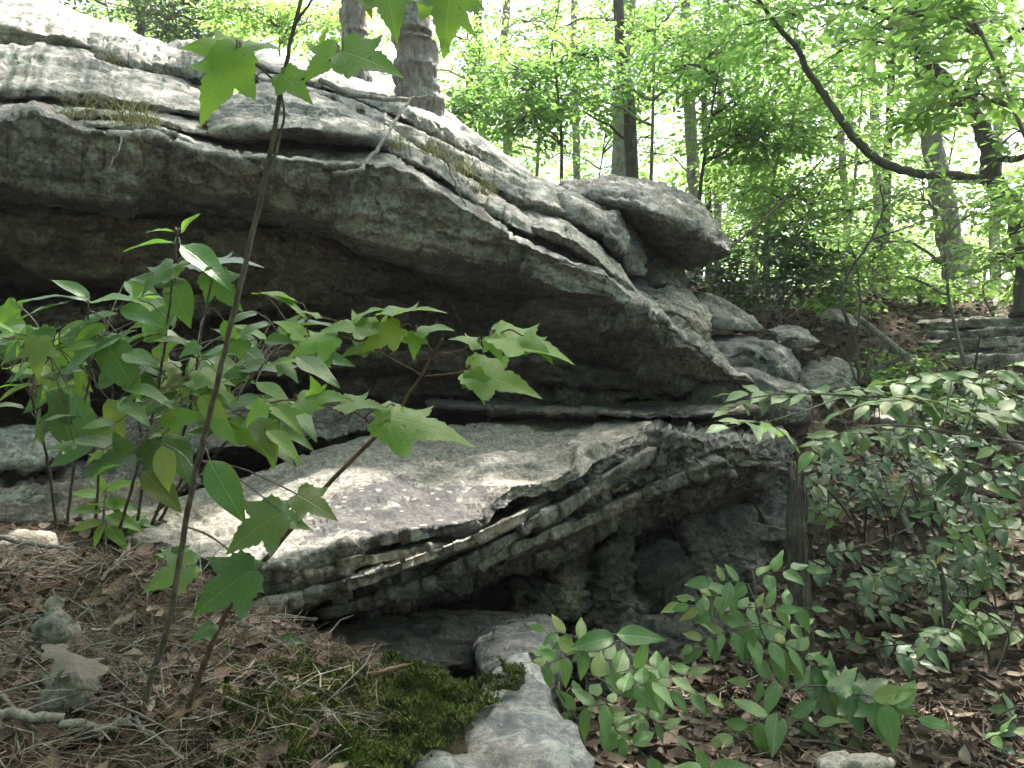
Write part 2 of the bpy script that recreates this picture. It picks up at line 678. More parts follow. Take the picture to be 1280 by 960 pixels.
# ------------------------------------------------------------------ terrain
def rbf(points):
    pts = np.array(points, float)
    X = pts[:, :2]; z = pts[:, 2]
    n = len(X)
    K = np.linalg.norm(X[:, None] - X[None], axis=2)
    A = np.zeros((n + 3, n + 3))
    A[:n, :n] = -K
    A[:n, :n] += np.eye(n) * 0.02
    A[:n, n] = 1; A[:n, n + 1:] = X
    A[n, :n] = 1; A[n + 1:, :n] = X.T
    w = np.linalg.solve(A, np.concatenate([z, [0, 0, 0]]))
    def f(x, y):
        x = np.asarray(x, float); y = np.asarray(y, float)
        sh = x.shape
        q = np.stack([x.ravel(), y.ravel()], 1)
        out = np.empty(len(q))
        for i in range(0, len(q), 50000):
            b = q[i:i + 50000]
            kk = -np.linalg.norm(b[:, None] - X[None], axis=2)
            out[i:i + 50000] = kk @ w[:n] + w[n] + b @ w[n + 1:]
        return out.reshape(sh)
    return f


LOWPIX = [(0, 650, 2.75), (0, 720, 2.3), (0, 800, 1.85), (0, 900, 1.5), (0, 959, 1.36), (-200, 700, 2.3), (-300, 900, 1.4),
          (150, 850, 1.68), (200, 700, 2.4), (120, 655, 2.9), (250, 760, 2.15), (330, 850, 1.85), (330, 959, 1.5),
          (420, 835, 2.05), (500, 850, 2.05), (590, 858, 2.12), (560, 935, 1.78), (470, 900, 1.85), (300, 775, 2.25), (370, 800, 2.35),
          (720, 900, 2.75), (750, 959, 2.6), (820, 870, 3.25), (1000, 840, 3.9), (1000, 959, 2.75), (1280, 959, 2.7), (900, 800, 3.9),
          (1280, 800, 3.75), (1150, 740, 4.7), (1280, 650, 5.0), (1150, 620, 5.4), (1280, 500, 6.6), (1050, 560, 6.0), (1050, 480, 7.0),
          (1150, 440, 7.8), (1100, 398, 8.8), (1250, 392, 10.0), (1100, 372, 13.0), (960, 505, 5.7), (1000, 486, 6.0), (1040, 488, 6.2), (1085, 485, 6.5), (1130, 562, 5.8), (1165, 640, 5.15), (1060, 690, 4.75), (1000, 715, 4.65), (1020, 432, 6.7), (1060, 412, 8.1), (1170, 464, 7.9), (1280, 464, 8.0), (940, 690, 4.75), (1400, 600, 5.0), (1500, 900, 3.0), (1600, 420, 8.0)]
LOW = [tuple(P(*q)) for q in LOWPIX] + [(-1.0, 2.75, 0.45), (-0.3, 3.0, 0.30), (0.3, 3.2, 0.22), (0.1, 2.2, 0.45), (0.1, 1.6, 0.5), (0.4, 1.2, 0.35), (0.6, 0.5, 0.35),
        (-0.2, 0.2, 0.65), (-1.0, 0.5, 0.82), (-0.6, -1.5, 0.6), (0.5, -3, 0.2), (-3, -3, 0.9), (3, -3, 0.2), (3, 0.5, 0.25),
        (-3.5, 3.2, 1.0), (-2.0, 3.5, 0.9), (-1.0, 4.0, 0.5), (0.5, 4.3, 0.25), (1.2, 5.0, 0.6), (1.7, 5.8, 1.1), (-3, 5, 0.8), (-1, 5.5, 0.6), (0.6, 5.8, 0.9),
        (6, 25, 4.3), (-8, 25, 4.3), (20, 25, 4.2), (25, 3, 1.2), (30, 12, 3.0), (-25, 3, 3.0), (-12, -10, 1.5), (12, -12, -0.3), (0, -15, 0.0), (-30, -25, 1), (30, -25, -1)]
UP = [(-6, 5, 3.6), (-3.4, 5.2, 3.55), (-2.5, 5.6, 3.45), (-1.6, 5.6, 3.25), (-0.7, 5.8, 3.05), (0.0, 6.2, 3.0), (0.6, 6.6, 2.85), (1.2, 6.9, 2.5), (1.7, 7.3, 2.3), (2.2, 7.4, 2.05), (3, 8, 2.1),
      (-4, 8, 4.0), (-1, 9, 3.6), (1.5, 10, 2.9), (4.5, 10, 2.55), (5, 13, 2.9), (-6, 14, 4.6), (0, 16, 3.7), (8, 16, 3.3), (-8, 25, 5), (6, 25, 4.3), (20, 25, 4.2), (0, 40, 5.2), (30, 40, 5), (-30, 40, 6.5), (-20, 8, 4.5), (20, 8, 2.6)]
f_low, f_up = rbf(LOW), rbf(UP)


def ground(x, y, detail=True):
    x = np.asarray(x, float); y = np.asarray(y, float)
    lo = f_low(x, y)
    up = f_up(x, y)
    edge = np.where(x < -1, 5.3, 5.3 + (x + 1) * 0.45)          # line of the cliff, inside the rocks
    w = smooth01((y - edge) / 0.7)
    side = smooth01((x - 1.6) / 1.0)                           # to the right the gully runs up without a cliff
    wr = smooth01((y - 7.0) / 5.0)
    w = w * (1 - side) + wr * side
    z = lo * (1 - w) + up * w
    r = np.sqrt(x * x + y * y)
    z = np.where(r > 40, z * 0 + np.minimum(z, 9), z)
    if detail:
        q = np.stack([x.ravel(), y.ravel(), np.zeros(x.size)], 1)
        am = np.clip(1.2 - r.ravel() * 0.02, 0.4, 1.2)
        z = z + ((fbm(q * 1.1, 3, 301) * 0.05 + fbm(q * 6, 3, 302) * 0.016 + fbm(q * 25, 2, 303) * 0.004) * am).reshape(x.shape)
    return z


def gz(x, y):
    return float(ground(np.array([x]), np.array([y]))[0])


def gnormal(x, y, e=0.05):
    x = np.asarray(x, float); y = np.asarray(y, float)
    dx = (ground(x + e, y, False) - ground(x - e, y, False)) / (2 * e)
    dy = (ground(x, y + e, False) - ground(x, y - e, False)) / (2 * e)
    n = np.stack([-dx, -dy, np.ones_like(dx)], -1)
    return n / np.linalg.norm(n, axis=-1, keepdims=True)


def ground_material():
    k = NM('forest_floor')
    co = k.coord()
    n1 = k.noise(co, 1.6, 5, 0.6)
    n2 = k.noise(co, 16, 6, 0.7, 0.8)
    n3 = k.noise(co, 70, 4, 0.7)
    c = k.ramp(n2, [(0.3, (0.030, 0.022, 0.016)), (0.5, (0.075, 0.054, 0.038)), (0.72, (0.13, 0.096, 0.07))])
    c = k.mix(k.ramp(n1, [(0.4, 0.0), (0.7, 0.6)]), c, (0.11, 0.085, 0.06))
    c = k.mix(0.8, c, k.ramp(n3, [(0.3, 0.4), (0.7, 1.5)]), 'MULTIPLY')
    g = k.ramp(k.noise(co, 0.9, 4, 0.6), [(0.52, 0.0), (0.62, 0.5)])
    c = k.mix(g, c, (0.05, 0.06, 0.022))
    k.surface(c, 0.95, k.bump(k.math('ADD', n2, n3), 0.9, 0.03), 0.15)
    return k.m


MAT = {}
MAT['floor'] = ground_material()


def axis(lo, hi, c, d0, grow):
    """positions, dense round c and stretching out"""
    a = [c]
    s = d0
    while a[-1] < hi:
        a.append(a[-1] + s)
        s = s if a[-1] - c < 3.0 else s * grow
    b = [c]
    s = d0
    while b[-1] > lo:
        b.append(b[-1] - s)
        s = s if c - b[-1] < 3.0 else s * grow
    return np.array(b[:0:-1] + a)


gx = axis(-140, 140, 0.3, 0.048, 1.065)
gy = axis(-100, 160, 3.4, 0.048, 1.065)
GX, GY = np.meshgrid(gx, gy)
GZ = ground(GX, GY)
idx = np.arange(GX.size).reshape(GX.shape)
gf = np.stack([idx[:-1, :-1], idx[:-1, 1:], idx[1:, 1:], idx[1:, :-1]], 2).reshape(-1, 4)
o = mesh_obj('ground', np.stack([GX.ravel(), GY.ravel(), GZ.ravel()], 1), gf, MAT['floor'])
tag(o, kind='structure')

# ------------------------------------------------------------------ rocks
RM = {
    'upper': rock_material('rock_weathered', dark=(0.13, 0.128, 0.12), mid=(0.27, 0.265, 0.25), light=(0.42, 0.41, 0.39), rust=0.26, lichen=0.6, black=0.45, bed=-0.25),
    'face': rock_material('rock_face', dark=(0.085, 0.085, 0.082), mid=(0.19, 0.187, 0.178), light=(0.36, 0.355, 0.34), rust=0.26, lichen=0.55, black=0.6, bed=-0.15),
    'wall': rock_material('rock_stained_shade', dark=(0.036, 0.034, 0.032), mid=(0.075, 0.071, 0.066), light=(0.165, 0.157, 0.145), rust=0.3, lichen=0.4, black=0.7),  # stained rock, colour lowered further to stand in for shade under overhangs
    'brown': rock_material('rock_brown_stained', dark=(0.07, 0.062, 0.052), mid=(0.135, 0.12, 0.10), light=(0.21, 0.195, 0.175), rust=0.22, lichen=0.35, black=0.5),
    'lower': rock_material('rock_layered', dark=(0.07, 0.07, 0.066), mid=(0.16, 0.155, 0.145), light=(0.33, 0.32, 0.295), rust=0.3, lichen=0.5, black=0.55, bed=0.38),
    'slab': rock_material('rock_lichen_slab', spots=True),
    'strip': rock_material('rock_buff', dark=(0.12, 0.11, 0.095), mid=(0.26, 0.24, 0.21), light=(0.44, 0.41, 0.36), rust=0.45, lichen=0.4, black=0.4, bed=0.38),
    'path': rock_material('rock_path', dark=(0.07, 0.073, 0.078), mid=(0.125, 0.131, 0.138), light=(0.215, 0.22, 0.224), rust=0.3, lichen=0.45, blue=0.12, black=0.5),
    'bluish': rock_material('rock_bluish', dark=(0.045, 0.046, 0.046), mid=(0.09, 0.092, 0.092), light=(0.19, 0.192, 0.19), rust=0.15, lichen=0.55, blue=0.03, black=0.5),
    'mossy': rock_material('rock_mossy', dark=(0.10, 0.10, 0.09), mid=(0.21, 0.205, 0.18), light=(0.34, 0.335, 0.30), rust=0.3, lichen=0.3, moss=0.45, black=0.3),
    'black': rock_material('rock_niche_shade', dark=(0.018, 0.018, 0.018), mid=(0.035, 0.035, 0.034), light=(0.07, 0.07, 0.066), rust=0.05, lichen=0.15, black=0.8),  # near-black colour stands in for the shade of a niche
}

# main overhang
loft_rock('flat_rock', [
    [(-260, 100, 5.4), (0, 108, 5.4), (200, 128, 5.5), (400, 155, 5.6), (520, 192, 5.7), (620, 252, 5.8), (700, 308, 5.8), (770, 356, 5.6)],
    [(-260, 150, 3.6), (0, 152, 3.7), (28, 146, 3.72), (45, 141, 3.72), (75, 150, 3.7), (95, 163, 3.7), (140, 170, 3.74), (190, 169, 3.76), (215, 176, 3.8), (250, 189, 3.8), (290, 197, 3.8), (340, 200, 3.82), (400, 202, 3.84),
     (455, 201, 3.88), (490, 205, 3.9), (520, 217, 3.94), (560, 245, 4.0), (600, 270, 4.06), (640, 297, 4.14), (700, 325, 4.28), (760, 346, 4.42), (795, 372, 4.55)],
    [(-260, 210, 3.74), (0, 229, 3.84), (60, 241, 3.84), (110, 248, 3.86), (160, 257, 3.88), (172, 248, 3.96), (190, 238, 3.98), (250, 246, 3.98), (310, 256, 3.98), (380, 267, 4.00), (415, 280, 4.02),
     (440, 300, 4.02), (480, 310, 4.06), (550, 320, 4.12), (600, 330, 4.16), (640, 338, 4.22), (680, 358, 4.28), (720, 370, 4.36), (760, 378, 4.44), (797, 383, 4.54)],
    [(-260, 268, 4.75), (0, 268, 4.8), (200, 284, 4.8), (380, 300, 4.85), (460, 326, 4.9), (560, 350, 5.0), (640, 366, 5.0), (720, 388, 5.0), (800, 392, 5.0)],
    [(-260, 290, 5.6), (0, 290, 5.6), (400, 330, 5.7), (600, 360, 5.8), (700, 385, 5.8), (770, 390, 5.7)],
], RM['face'], 'long grey rock slab jutting out as an overhang with a crisp light upper edge', nu=414, nv=135, amp=0.021, bedang=-0.12, beddip=0.25, lay=0.45, ragged=(5, 0.05), fac=1.1)

# recessed layer under the main overhang
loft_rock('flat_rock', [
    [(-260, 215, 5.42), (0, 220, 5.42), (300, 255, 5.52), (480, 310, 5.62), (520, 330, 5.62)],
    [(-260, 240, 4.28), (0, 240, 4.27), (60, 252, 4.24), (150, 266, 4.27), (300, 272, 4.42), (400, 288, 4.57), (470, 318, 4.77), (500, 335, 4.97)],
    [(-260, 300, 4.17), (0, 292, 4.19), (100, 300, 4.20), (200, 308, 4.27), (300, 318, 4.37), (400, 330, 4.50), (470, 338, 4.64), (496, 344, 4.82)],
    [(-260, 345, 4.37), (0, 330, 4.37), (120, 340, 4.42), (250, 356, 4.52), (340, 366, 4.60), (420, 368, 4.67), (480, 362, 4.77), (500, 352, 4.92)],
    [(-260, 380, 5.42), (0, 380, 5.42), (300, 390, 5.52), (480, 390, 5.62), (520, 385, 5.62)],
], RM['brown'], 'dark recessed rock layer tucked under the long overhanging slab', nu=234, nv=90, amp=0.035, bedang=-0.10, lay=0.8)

# shelves stepping back inside the recess
for ln, th, m, lab in (
    ([(-260, 392, 4.62), (0, 388, 4.62), (120, 384, 4.6), (220, 372, 4.6), (330, 352, 4.62), (420, 356, 4.66), (500, 376, 4.78)], 30, 'brown', 'brownish shelf of rock inside the recess behind the leafy shrub'),
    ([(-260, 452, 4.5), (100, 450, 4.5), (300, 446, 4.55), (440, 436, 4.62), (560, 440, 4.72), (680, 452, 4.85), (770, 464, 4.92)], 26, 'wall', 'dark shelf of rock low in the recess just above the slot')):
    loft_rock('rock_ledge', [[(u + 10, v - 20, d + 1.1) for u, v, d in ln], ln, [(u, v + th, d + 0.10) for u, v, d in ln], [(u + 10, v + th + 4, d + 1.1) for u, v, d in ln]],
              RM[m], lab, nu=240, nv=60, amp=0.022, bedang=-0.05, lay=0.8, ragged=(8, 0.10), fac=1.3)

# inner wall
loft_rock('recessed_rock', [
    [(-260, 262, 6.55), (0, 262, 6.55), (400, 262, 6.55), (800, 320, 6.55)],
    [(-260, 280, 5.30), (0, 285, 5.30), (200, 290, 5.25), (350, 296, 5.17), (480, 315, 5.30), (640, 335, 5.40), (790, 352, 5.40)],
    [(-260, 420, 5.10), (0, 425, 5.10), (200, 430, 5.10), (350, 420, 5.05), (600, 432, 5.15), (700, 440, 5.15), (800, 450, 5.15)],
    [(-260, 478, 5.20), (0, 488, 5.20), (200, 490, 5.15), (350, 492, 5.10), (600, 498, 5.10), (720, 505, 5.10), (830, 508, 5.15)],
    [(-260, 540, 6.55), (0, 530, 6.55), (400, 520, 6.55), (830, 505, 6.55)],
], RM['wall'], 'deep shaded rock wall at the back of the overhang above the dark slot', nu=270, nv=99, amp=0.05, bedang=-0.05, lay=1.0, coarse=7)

# right hand lower overhang, ragged light rim
loft_rock('flat_rock', [
    [(700, 330, 6.2), (790, 345, 6.2), (850, 390, 6.1), (900, 440, 6.0), (925, 465, 5.8)],
    [(690, 372, 4.75), (750, 374, 4.62), (797, 382, 4.50), (822, 392, 4.5), (842, 408, 4.55), (868, 428, 4.62), (898, 452, 4.74), (916, 470, 4.85)],
    [(690, 405, 4.80), (750, 402, 4.62), (800, 404, 4.52), (832, 418, 4.54), (862, 438, 4.62), (896, 460, 4.76), (917, 475, 4.87)],
    [(680, 440, 5.25), (740, 446, 5.02), (790, 450, 4.90), (830, 462, 4.86), (870, 474, 4.88), (908, 480, 4.96)],
    [(640, 478, 5.8), (740, 496, 5.6), (800, 504, 5.5), (850, 506, 5.4), (890, 500, 5.3), (912, 490, 5.2)],
    [(640, 510, 6.2), (760, 515, 6.2), (880, 515, 6.1), (920, 495, 5.9)],
], RM['face'], 'overhanging rock with a ragged pale rim stepping down from the end of the long slab', nu=216, nv=117, amp=0.03, bedang=-0.15, lay=0.6, ragged=(7, 0.06), fac=1.3)

# thin sheets in the slot
loft_rock('rock_sheet', [
    [(560, 498, 5.2), (760, 505, 5.2), (930, 500, 5.3)], [(560, 505, 4.35), (700, 512, 4.32), (800, 514, 4.3), (870, 516, 4.4), (925, 512, 4.6)],
    [(560, 513, 4.36), (700, 520, 4.33), (800, 523, 4.31), (870, 525, 4.41), (925, 520, 4.6)], [(560, 516, 5.2), (760, 524, 5.2), (930, 520, 5.3)]],
    RM['wall'], 'thin dark rock sheet wedged in the slot above the layered lower rock', nu=144, nv=32, amp=0.02)
loft_rock('flat_rock', [
    [(890, 450, 6.0), (950, 458, 6.0), (990, 478, 5.9)], [(905, 462, 5.0), (945, 468, 5.0), (985, 488, 5.1)],
    [(900, 492, 4.9), (945, 500, 4.95), (985, 508, 5.05)], [(890, 530, 5.0), (940, 535, 5.0), (985, 530, 5.1)], [(890, 540, 6.0), (950, 540, 6.0), (990, 535, 5.9)]],
    RM['bluish'], 'grey slab end wedged below the dark boulder beside the ragged rim', nu=81, nv=54, amp=0.022, bedang=-0.3, ragged=(3, 0.05))

# upper left terraces
loft_rock('flat_rock', [
    [(-300, -25, 7.0), (0, -8, 6.9), (60, -2, 6.8), (120, 22, 6.6)],
    [(-300, -5, 6.2), (0, 10, 6.0), (50, 16, 5.95), (90, 28, 5.9), (122, 42, 5.9)],
    [(-300, 20, 5.75), (0, 32, 5.55), (60, 42, 5.5), (100, 52, 5.5), (124, 60, 5.6)],
    [(-300, 40, 5.75), (0, 56, 5.6), (60, 62, 5.6), (105, 68, 5.6), (126, 72, 5.7)],
    [(-300, 60, 6.6), (0, 60, 6.6), (60, 66, 6.6), (126, 76, 6.6)]],
    RM['upper'], 'rounded pale rock at the very top of the outcrop above the smooth sloping slab', nu=135, nv=63, amp=0.02, bedang=-0.2, lay=0.5, ragged=(3, 0.05))
loft_rock('flat_rock', [
    [(128, 22, 6.6), (180, 45, 6.6), (218, 58, 6.5)], [(126, 38, 5.9), (150, 42, 5.8), (185, 54, 5.8), (222, 66, 5.85)],
    [(127, 62, 5.5), (150, 70, 5.45), (185, 78, 5.5), (220, 86, 5.6)], [(130, 78, 5.5), (160, 86, 5.5), (190, 92, 5.55), (220, 102, 5.6)], [(130, 80, 6.5), (220, 104, 6.5)]],
    RM['upper'], 'short pale block split by a grassy crack from the topmost rock', nu=72, nv=54, amp=0.022, bedang=-0.3, ragged=(3, 0.05))
loft_rock('flat_rock', [
    [(222, 50, 6.6), (300, 52, 6.6), (360, 84, 6.4)], [(224, 63, 5.9), (260, 60, 5.7), (300, 64, 5.7), (335, 80, 5.7), (362, 98, 5.75)],
    [(224, 84, 5.5), (270, 82, 5.4), (310, 86, 5.4), (340, 94, 5.5), (364, 106, 5.6)], [(226, 98, 5.5), (280, 98, 5.4), (340, 106, 5.5), (366, 114, 5.6)], [(226, 100, 6.5), (366, 116, 6.5)]],
    RM['upper'], 'pale rounded block behind the hanging maple leaf along the top of the outcrop', nu=81, nv=54, amp=0.022, bedang=-0.3, ragged=(3, 0.05))
loft_rock('flat_rock', [
    [(-300, 30, 5.9), (0, 48, 5.8), (100, 58, 5.75), (200, 88, 5.7), (290, 118, 5.6)],
    [(-300, 45, 5.4), (0, 58, 5.35), (60, 62, 5.3), (110, 72, 5.25), (160, 90, 5.2), (210, 102, 5.2), (280, 128, 5.2)],
    [(-300, 105, 4.55), (0, 112, 4.5), (60, 112, 4.5), (110, 117, 4.5), (160, 124, 4.5), (210, 132, 4.55), (270, 146, 4.7)],
    [(-300, 122, 4.55), (0, 126, 4.52), (50, 122, 4.52), (110, 126, 4.52), (160, 134, 4.55), (215, 143, 4.6), (270, 152, 4.7)],
    [(-300, 130, 5.6), (0, 132, 5.6), (210, 150, 5.6), (280, 156, 5.5)]],
    RM['upper'], 'broad smooth sloping grey slab above the dry grass fringe', nu=216, nv=81, amp=0.017, bedang=-0.18, beddip=0.5, lay=0.4, ragged=(3, 0.07))
for i, (pl, lab) in enumerate((
    ([[(-200, 128, 5.2), (60, 128, 5.2), (240, 150, 5.2)], [(-200, 138, 4.2), (60, 138, 4.15), (130, 139, 4.1), (190, 146, 4.1), (246, 162, 4.15)],
      [(-200, 148, 4.2), (60, 146, 4.15), (130, 148, 4.1), (190, 156, 4.1), (250, 172, 4.15)], [(-200, 152, 5.2), (60, 150, 5.2), (240, 172, 5.2)]], 'thin flat stone sheet under the dry grass fringe'),
    ([[(90, 142, 5.0), (170, 150, 5.0), (248, 165, 5.0)], [(90, 150, 3.98), (140, 152, 3.95), (190, 157, 3.95), (250, 178, 4.0)],
      [(90, 158, 3.98), (140, 161, 3.95), (190, 167, 3.95), (250, 187, 4.0)], [(90, 160, 5.0), (170, 164, 5.0), (248, 180, 5.0)]], 'short thin stone sheet lying on the long overhang near the triangular block'))):
    loft_rock('rock_sheet', pl, RM['upper'], lab, nu=126, nv=36, amp=0.014, bedang=-0.1, ragged=(3, 0.08))

# triangular block on the overhang
hull_rock('boulder', [(252, 152, 4.3), (262, 136, 4.5), (300, 116, 4.75), (330, 108, 4.9), (372, 112, 5.0), (420, 132, 4.8), (462, 158, 4.5), (486, 176, 4.3),
                      (258, 168, 4.12), (292, 160, 4.0), (360, 160, 4.0), (430, 168, 4.05), (288, 180, 4.45), (350, 182, 4.5), (405, 180, 4.4), (460, 177, 4.2),
                      (300, 190, 4.9), (460, 180, 4.9)], RM['upper'], 'large wedge shaped pale block resting on the long overhang with a black hollow below',
          amp=0.02, bedang=-0.25, p=60, lay=0.7, fac=1.4)
# strips running down towards the right below the pine
STR = [
    ('long narrow rock ledge directly below the shaggy trunk', [[(330, 60, 6.3), (450, 95, 6.3), (560, 140, 6.2), (650, 205, 6.2)], [(340, 82, 5.5), (400, 98, 5.45), (470, 122, 5.4), (545, 152, 5.35), (600, 184, 5.35), (650, 215, 5.4)],
      [(342, 92, 5.45), (400, 109, 5.4), (470, 133, 5.35), (545, 166, 5.3), (600, 200, 5.3), (650, 232, 5.35)], [(340, 100, 6.2), (470, 140, 6.2), (600, 210, 6.2), (650, 240, 6.2)]]),
    ('second narrow ledge below the shaggy trunk, behind the wedge block', [[(340, 88, 5.9), (470, 130, 5.9), (600, 200, 5.8), (665, 240, 5.8)], [(355, 104, 5.15), (420, 124, 5.1), (480, 146, 5.05), (540, 172, 5.0), (600, 208, 5.0), (660, 240, 5.05)],
      [(357, 118, 5.1), (420, 138, 5.05), (480, 160, 5.0), (540, 190, 4.95), (600, 226, 4.95), (660, 256, 5.0)], [(355, 124, 5.8), (480, 168, 5.8), (600, 232, 5.7), (665, 260, 5.7)]]),
    ('sloping ledge with yellowed grass between the wedge block and the lobed rocks', [[(420, 130, 5.5), (500, 165, 5.5), (600, 225, 5.5), (640, 250, 5.5)], [(430, 150, 4.65), (490, 176, 4.55), (540, 200, 4.5), (590, 230, 4.5), (640, 262, 4.5)],
      [(432, 166, 4.55), (490, 192, 4.45), (540, 218, 4.4), (590, 250, 4.4), (640, 282, 4.42)], [(430, 174, 5.3), (500, 200, 5.3), (590, 256, 5.3), (640, 288, 5.3)]]),
]
for lab, r in STR:
    loft_rock('rock_ledge', r, RM['upper'], lab, nu=198, nv=49, amp=0.018, bedang=-0.4, lay=0.6, ragged=(4, 0.10))

# lobes
loft_rock('flat_rock', [
    [(590, 225, 5.9), (680, 248, 5.9), (740, 280, 5.8), (772, 325, 5.7)],
    [(600, 240, 5.0), (650, 256, 4.95), (700, 274, 4.95), (745, 302, 5.0), (772, 332, 5.05), (786, 352, 5.08)],
    [(612, 262, 4.58), (655, 277, 4.58), (700, 292, 4.60), (740, 316, 4.68), (770, 342, 4.80), (788, 361, 4.92)],
    [(616, 274, 4.64), (658, 290, 4.66), (702, 306, 4.68), (740, 330, 4.76), (770, 352, 4.88), (788, 367, 4.98)],
    [(620, 284, 5.1), (680, 306, 5.1), (730, 330, 5.15), (786, 366, 5.2)],
    [(620, 300, 5.7), (700, 318, 5.7), (780, 362, 5.6)]],
    RM['upper'], 'rounded lobe of pale rock overlapping the tapering end of the long overhang', nu=135, nv=72, amp=0.02, bedang=-0.4, lay=0.5, ragged=(4, 0.06))
loft_rock('flat_rock', [
    [(560, 170, 6.2), (640, 208, 6.2), (690, 228, 6.2), (720, 242, 6.1)], [(590, 205, 5.2), (640, 222, 5.15), (680, 236, 5.2), (706, 256, 5.25)],
    [(600, 226, 4.98), (640, 244, 4.95), (680, 255, 5.0), (706, 266, 5.1)], [(605, 238, 5.05), (640, 258, 5.05), (680, 268, 5.1), (706, 274, 5.18)], [(606, 244, 5.5), (640, 262, 5.5), (706, 280, 5.5)], [(600, 250, 6.0), (706, 282, 6.0)]],
    RM['upper'], 'upper rounded rock lobe next to the slender trunks at the skyline', nu=117, nv=63, amp=0.02, bedang=-0.4, lay=0.5, ragged=(4, 0.06))
hull_rock('boulder', [(690, 232, 6.2), (720, 236, 5.9), (752, 252, 5.7), (770, 268, 5.5), (700, 246, 5.2), (735, 262, 5.1), (768, 284, 5.2), (704, 272, 5.1), (740, 292, 5.1), (764, 298, 5.2), (700, 280, 5.9), (765, 300, 5.9)],
          RM['upper'], 'rounded rock lobe wedged between the skyline lobe and the capstone', amp=0.016, bedang=-0.4, sub=5, p=50, fac=1.5)
hull_rock('boulder', [(748, 262, 5.4), (772, 262, 5.5), (786, 290, 5.5), (784, 318, 5.3), (764, 318, 5.15), (750, 296, 5.15), (768, 300, 5.0), (760, 270, 6), (786, 320, 6)],
          RM['bluish'], 'small lichen green boulder under the inner end of the capstone', amp=0.014, sub=5, p=60, fac=1.5)
# capstone
loft_rock('capstone_boulder', [
    [(706, 226, 7.0), (769, 221, 7.0), (828, 232, 6.8), (878, 258, 6.6), (908, 298, 6.2)],
    [(708, 230, 6.3), (760, 230, 6.0), (830, 246, 5.8), (880, 272, 5.75), (912, 306, 5.75)],
    [(712, 238, 5.75), (757, 248, 5.55), (800, 257, 5.42), (850, 275, 5.4), (888, 297, 5.5), (914, 313, 5.65)],
    [(716, 246, 5.75), (757, 256, 5.56), (800, 266, 5.44), (850, 284, 5.42), (886, 303, 5.52), (914, 320, 5.66)],
    [(740, 262, 6.0), (766, 276, 6.1), (798, 304, 6.2), (824, 324, 6.2), (857, 336, 6.1), (908, 326, 5.85)],
    [(740, 270, 6.9), (790, 300, 6.9), (830, 318, 6.8), (860, 325, 6.7), (908, 318, 6.2)]],
    RM['face'], 'big flat capstone boulder cantilevered out with a dark underside', cat='boulder', nu=162, nv=90, amp=0.022, bedang=-0.3, lay=0.6, endround=0.15, ragged=(3, 0.05), fac=1.3)
BLD = [
    ('dark upright block propping the capstone', [(770, 276, 5.7), (790, 282, 5.8), (812, 320, 5.8), (806, 344, 5.6), (780, 346, 5.5), (776, 310, 5.4), (800, 312, 5.5), (772, 290, 6.4), (812, 340, 6.4)], 'face', 0.03),
    ('dark block under the tip of the capstone', [(786, 340, 5.9), (794, 306, 6.15), (826, 308, 6.25), (856, 340, 6.1), (858, 362, 5.9), (800, 366, 5.7), (830, 352, 5.6), (800, 330, 6.7), (858, 350, 6.7)], 'wall', 0.03),
    ('smooth boulder with a flat buff face past the end of the long slab', [(797, 372, 5.4), (820, 362, 5.6), (858, 362, 5.7), (882, 382, 5.5), (889, 412, 5.3), (876, 428, 5.2), (840, 422, 5.1), (806, 396, 5.15), (835, 385, 5.1), (862, 396, 5.1), (820, 370, 6.2), (889, 420, 6.2)], 'strip', 0.02),
    ('slanting grey slab behind the smooth buff boulder', [(865, 366, 6.0), (890, 364, 6.2), (925, 384, 6.2), (952, 410, 6.0), (930, 415, 5.8), (890, 412, 5.6), (880, 392, 5.6), (915, 398, 5.7), (880, 372, 6.8), (950, 412, 6.8)], 'face', 0.03),
    ('large dark boulder low on the shoulder of the outcrop', [(880, 430, 5.6), (900, 418, 5.8), (945, 418, 5.9), (982, 432, 5.9), (1000, 462, 5.8), (990, 480, 5.6), (940, 478, 5.4), (895, 456, 5.3), (930, 434, 5.4), (970, 450, 5.5), (900, 425, 6.6), (995, 475, 6.6)], 'bluish', 0.03),
    ('small pointed stone perched beyond the large dark boulder', [(958, 412, 6.4), (985, 404, 6.6), (1010, 412, 6.6), (1026, 428, 6.4), (1000, 438, 6.2), (968, 432, 6.2), (990, 420, 6.1), (970, 410, 7.0), (1020, 430, 7.0)], 'face', 0.025),
    ('low stone half buried beneath the bare shrub', [(992, 470, 6.2), (1010, 448, 6.5), (1050, 445, 6.7), (1080, 460, 6.6), (1085, 480, 6.4), (1040, 490, 6.1), (1000, 488, 6.0), (1030, 462, 6.1), (1000, 470, 7.0), (1080, 480, 7.0)], 'face', 0.03),
    ('pale stone on the slope behind the bare shrub', [(1022, 395, 8.2), (1036, 382, 8.4), (1062, 390, 8.4), (1078, 408, 8.2), (1050, 416, 8.0), (1028, 408, 8.0), (1045, 398, 7.9), (1030, 400, 8.8), (1075, 410, 8.8)], 'upper', 0.03),
    ('brown boulder among leaves beyond the stump', [(1130, 610, 5.2), (1140, 580, 5.4), (1170, 575, 5.5), (1185, 605, 5.5), (1180, 640, 5.3), (1150, 645, 5.1), (1155, 605, 5.0), (1135, 640, 5.2), (1150, 600, 5.9), (1185, 640, 5.9)], 'strip', 0.03),
    ('brown stone half hidden behind the leafy branch', [(1085, 520, 5.9), (1105, 498, 6.1), (1140, 500, 6.2), (1155, 530, 6.1), (1150, 560, 5.9), (1110, 560, 5.8), (1120, 525, 5.7), (1095, 550, 6.5), (1150, 550, 6.5)], 'strip', 0.03),
]
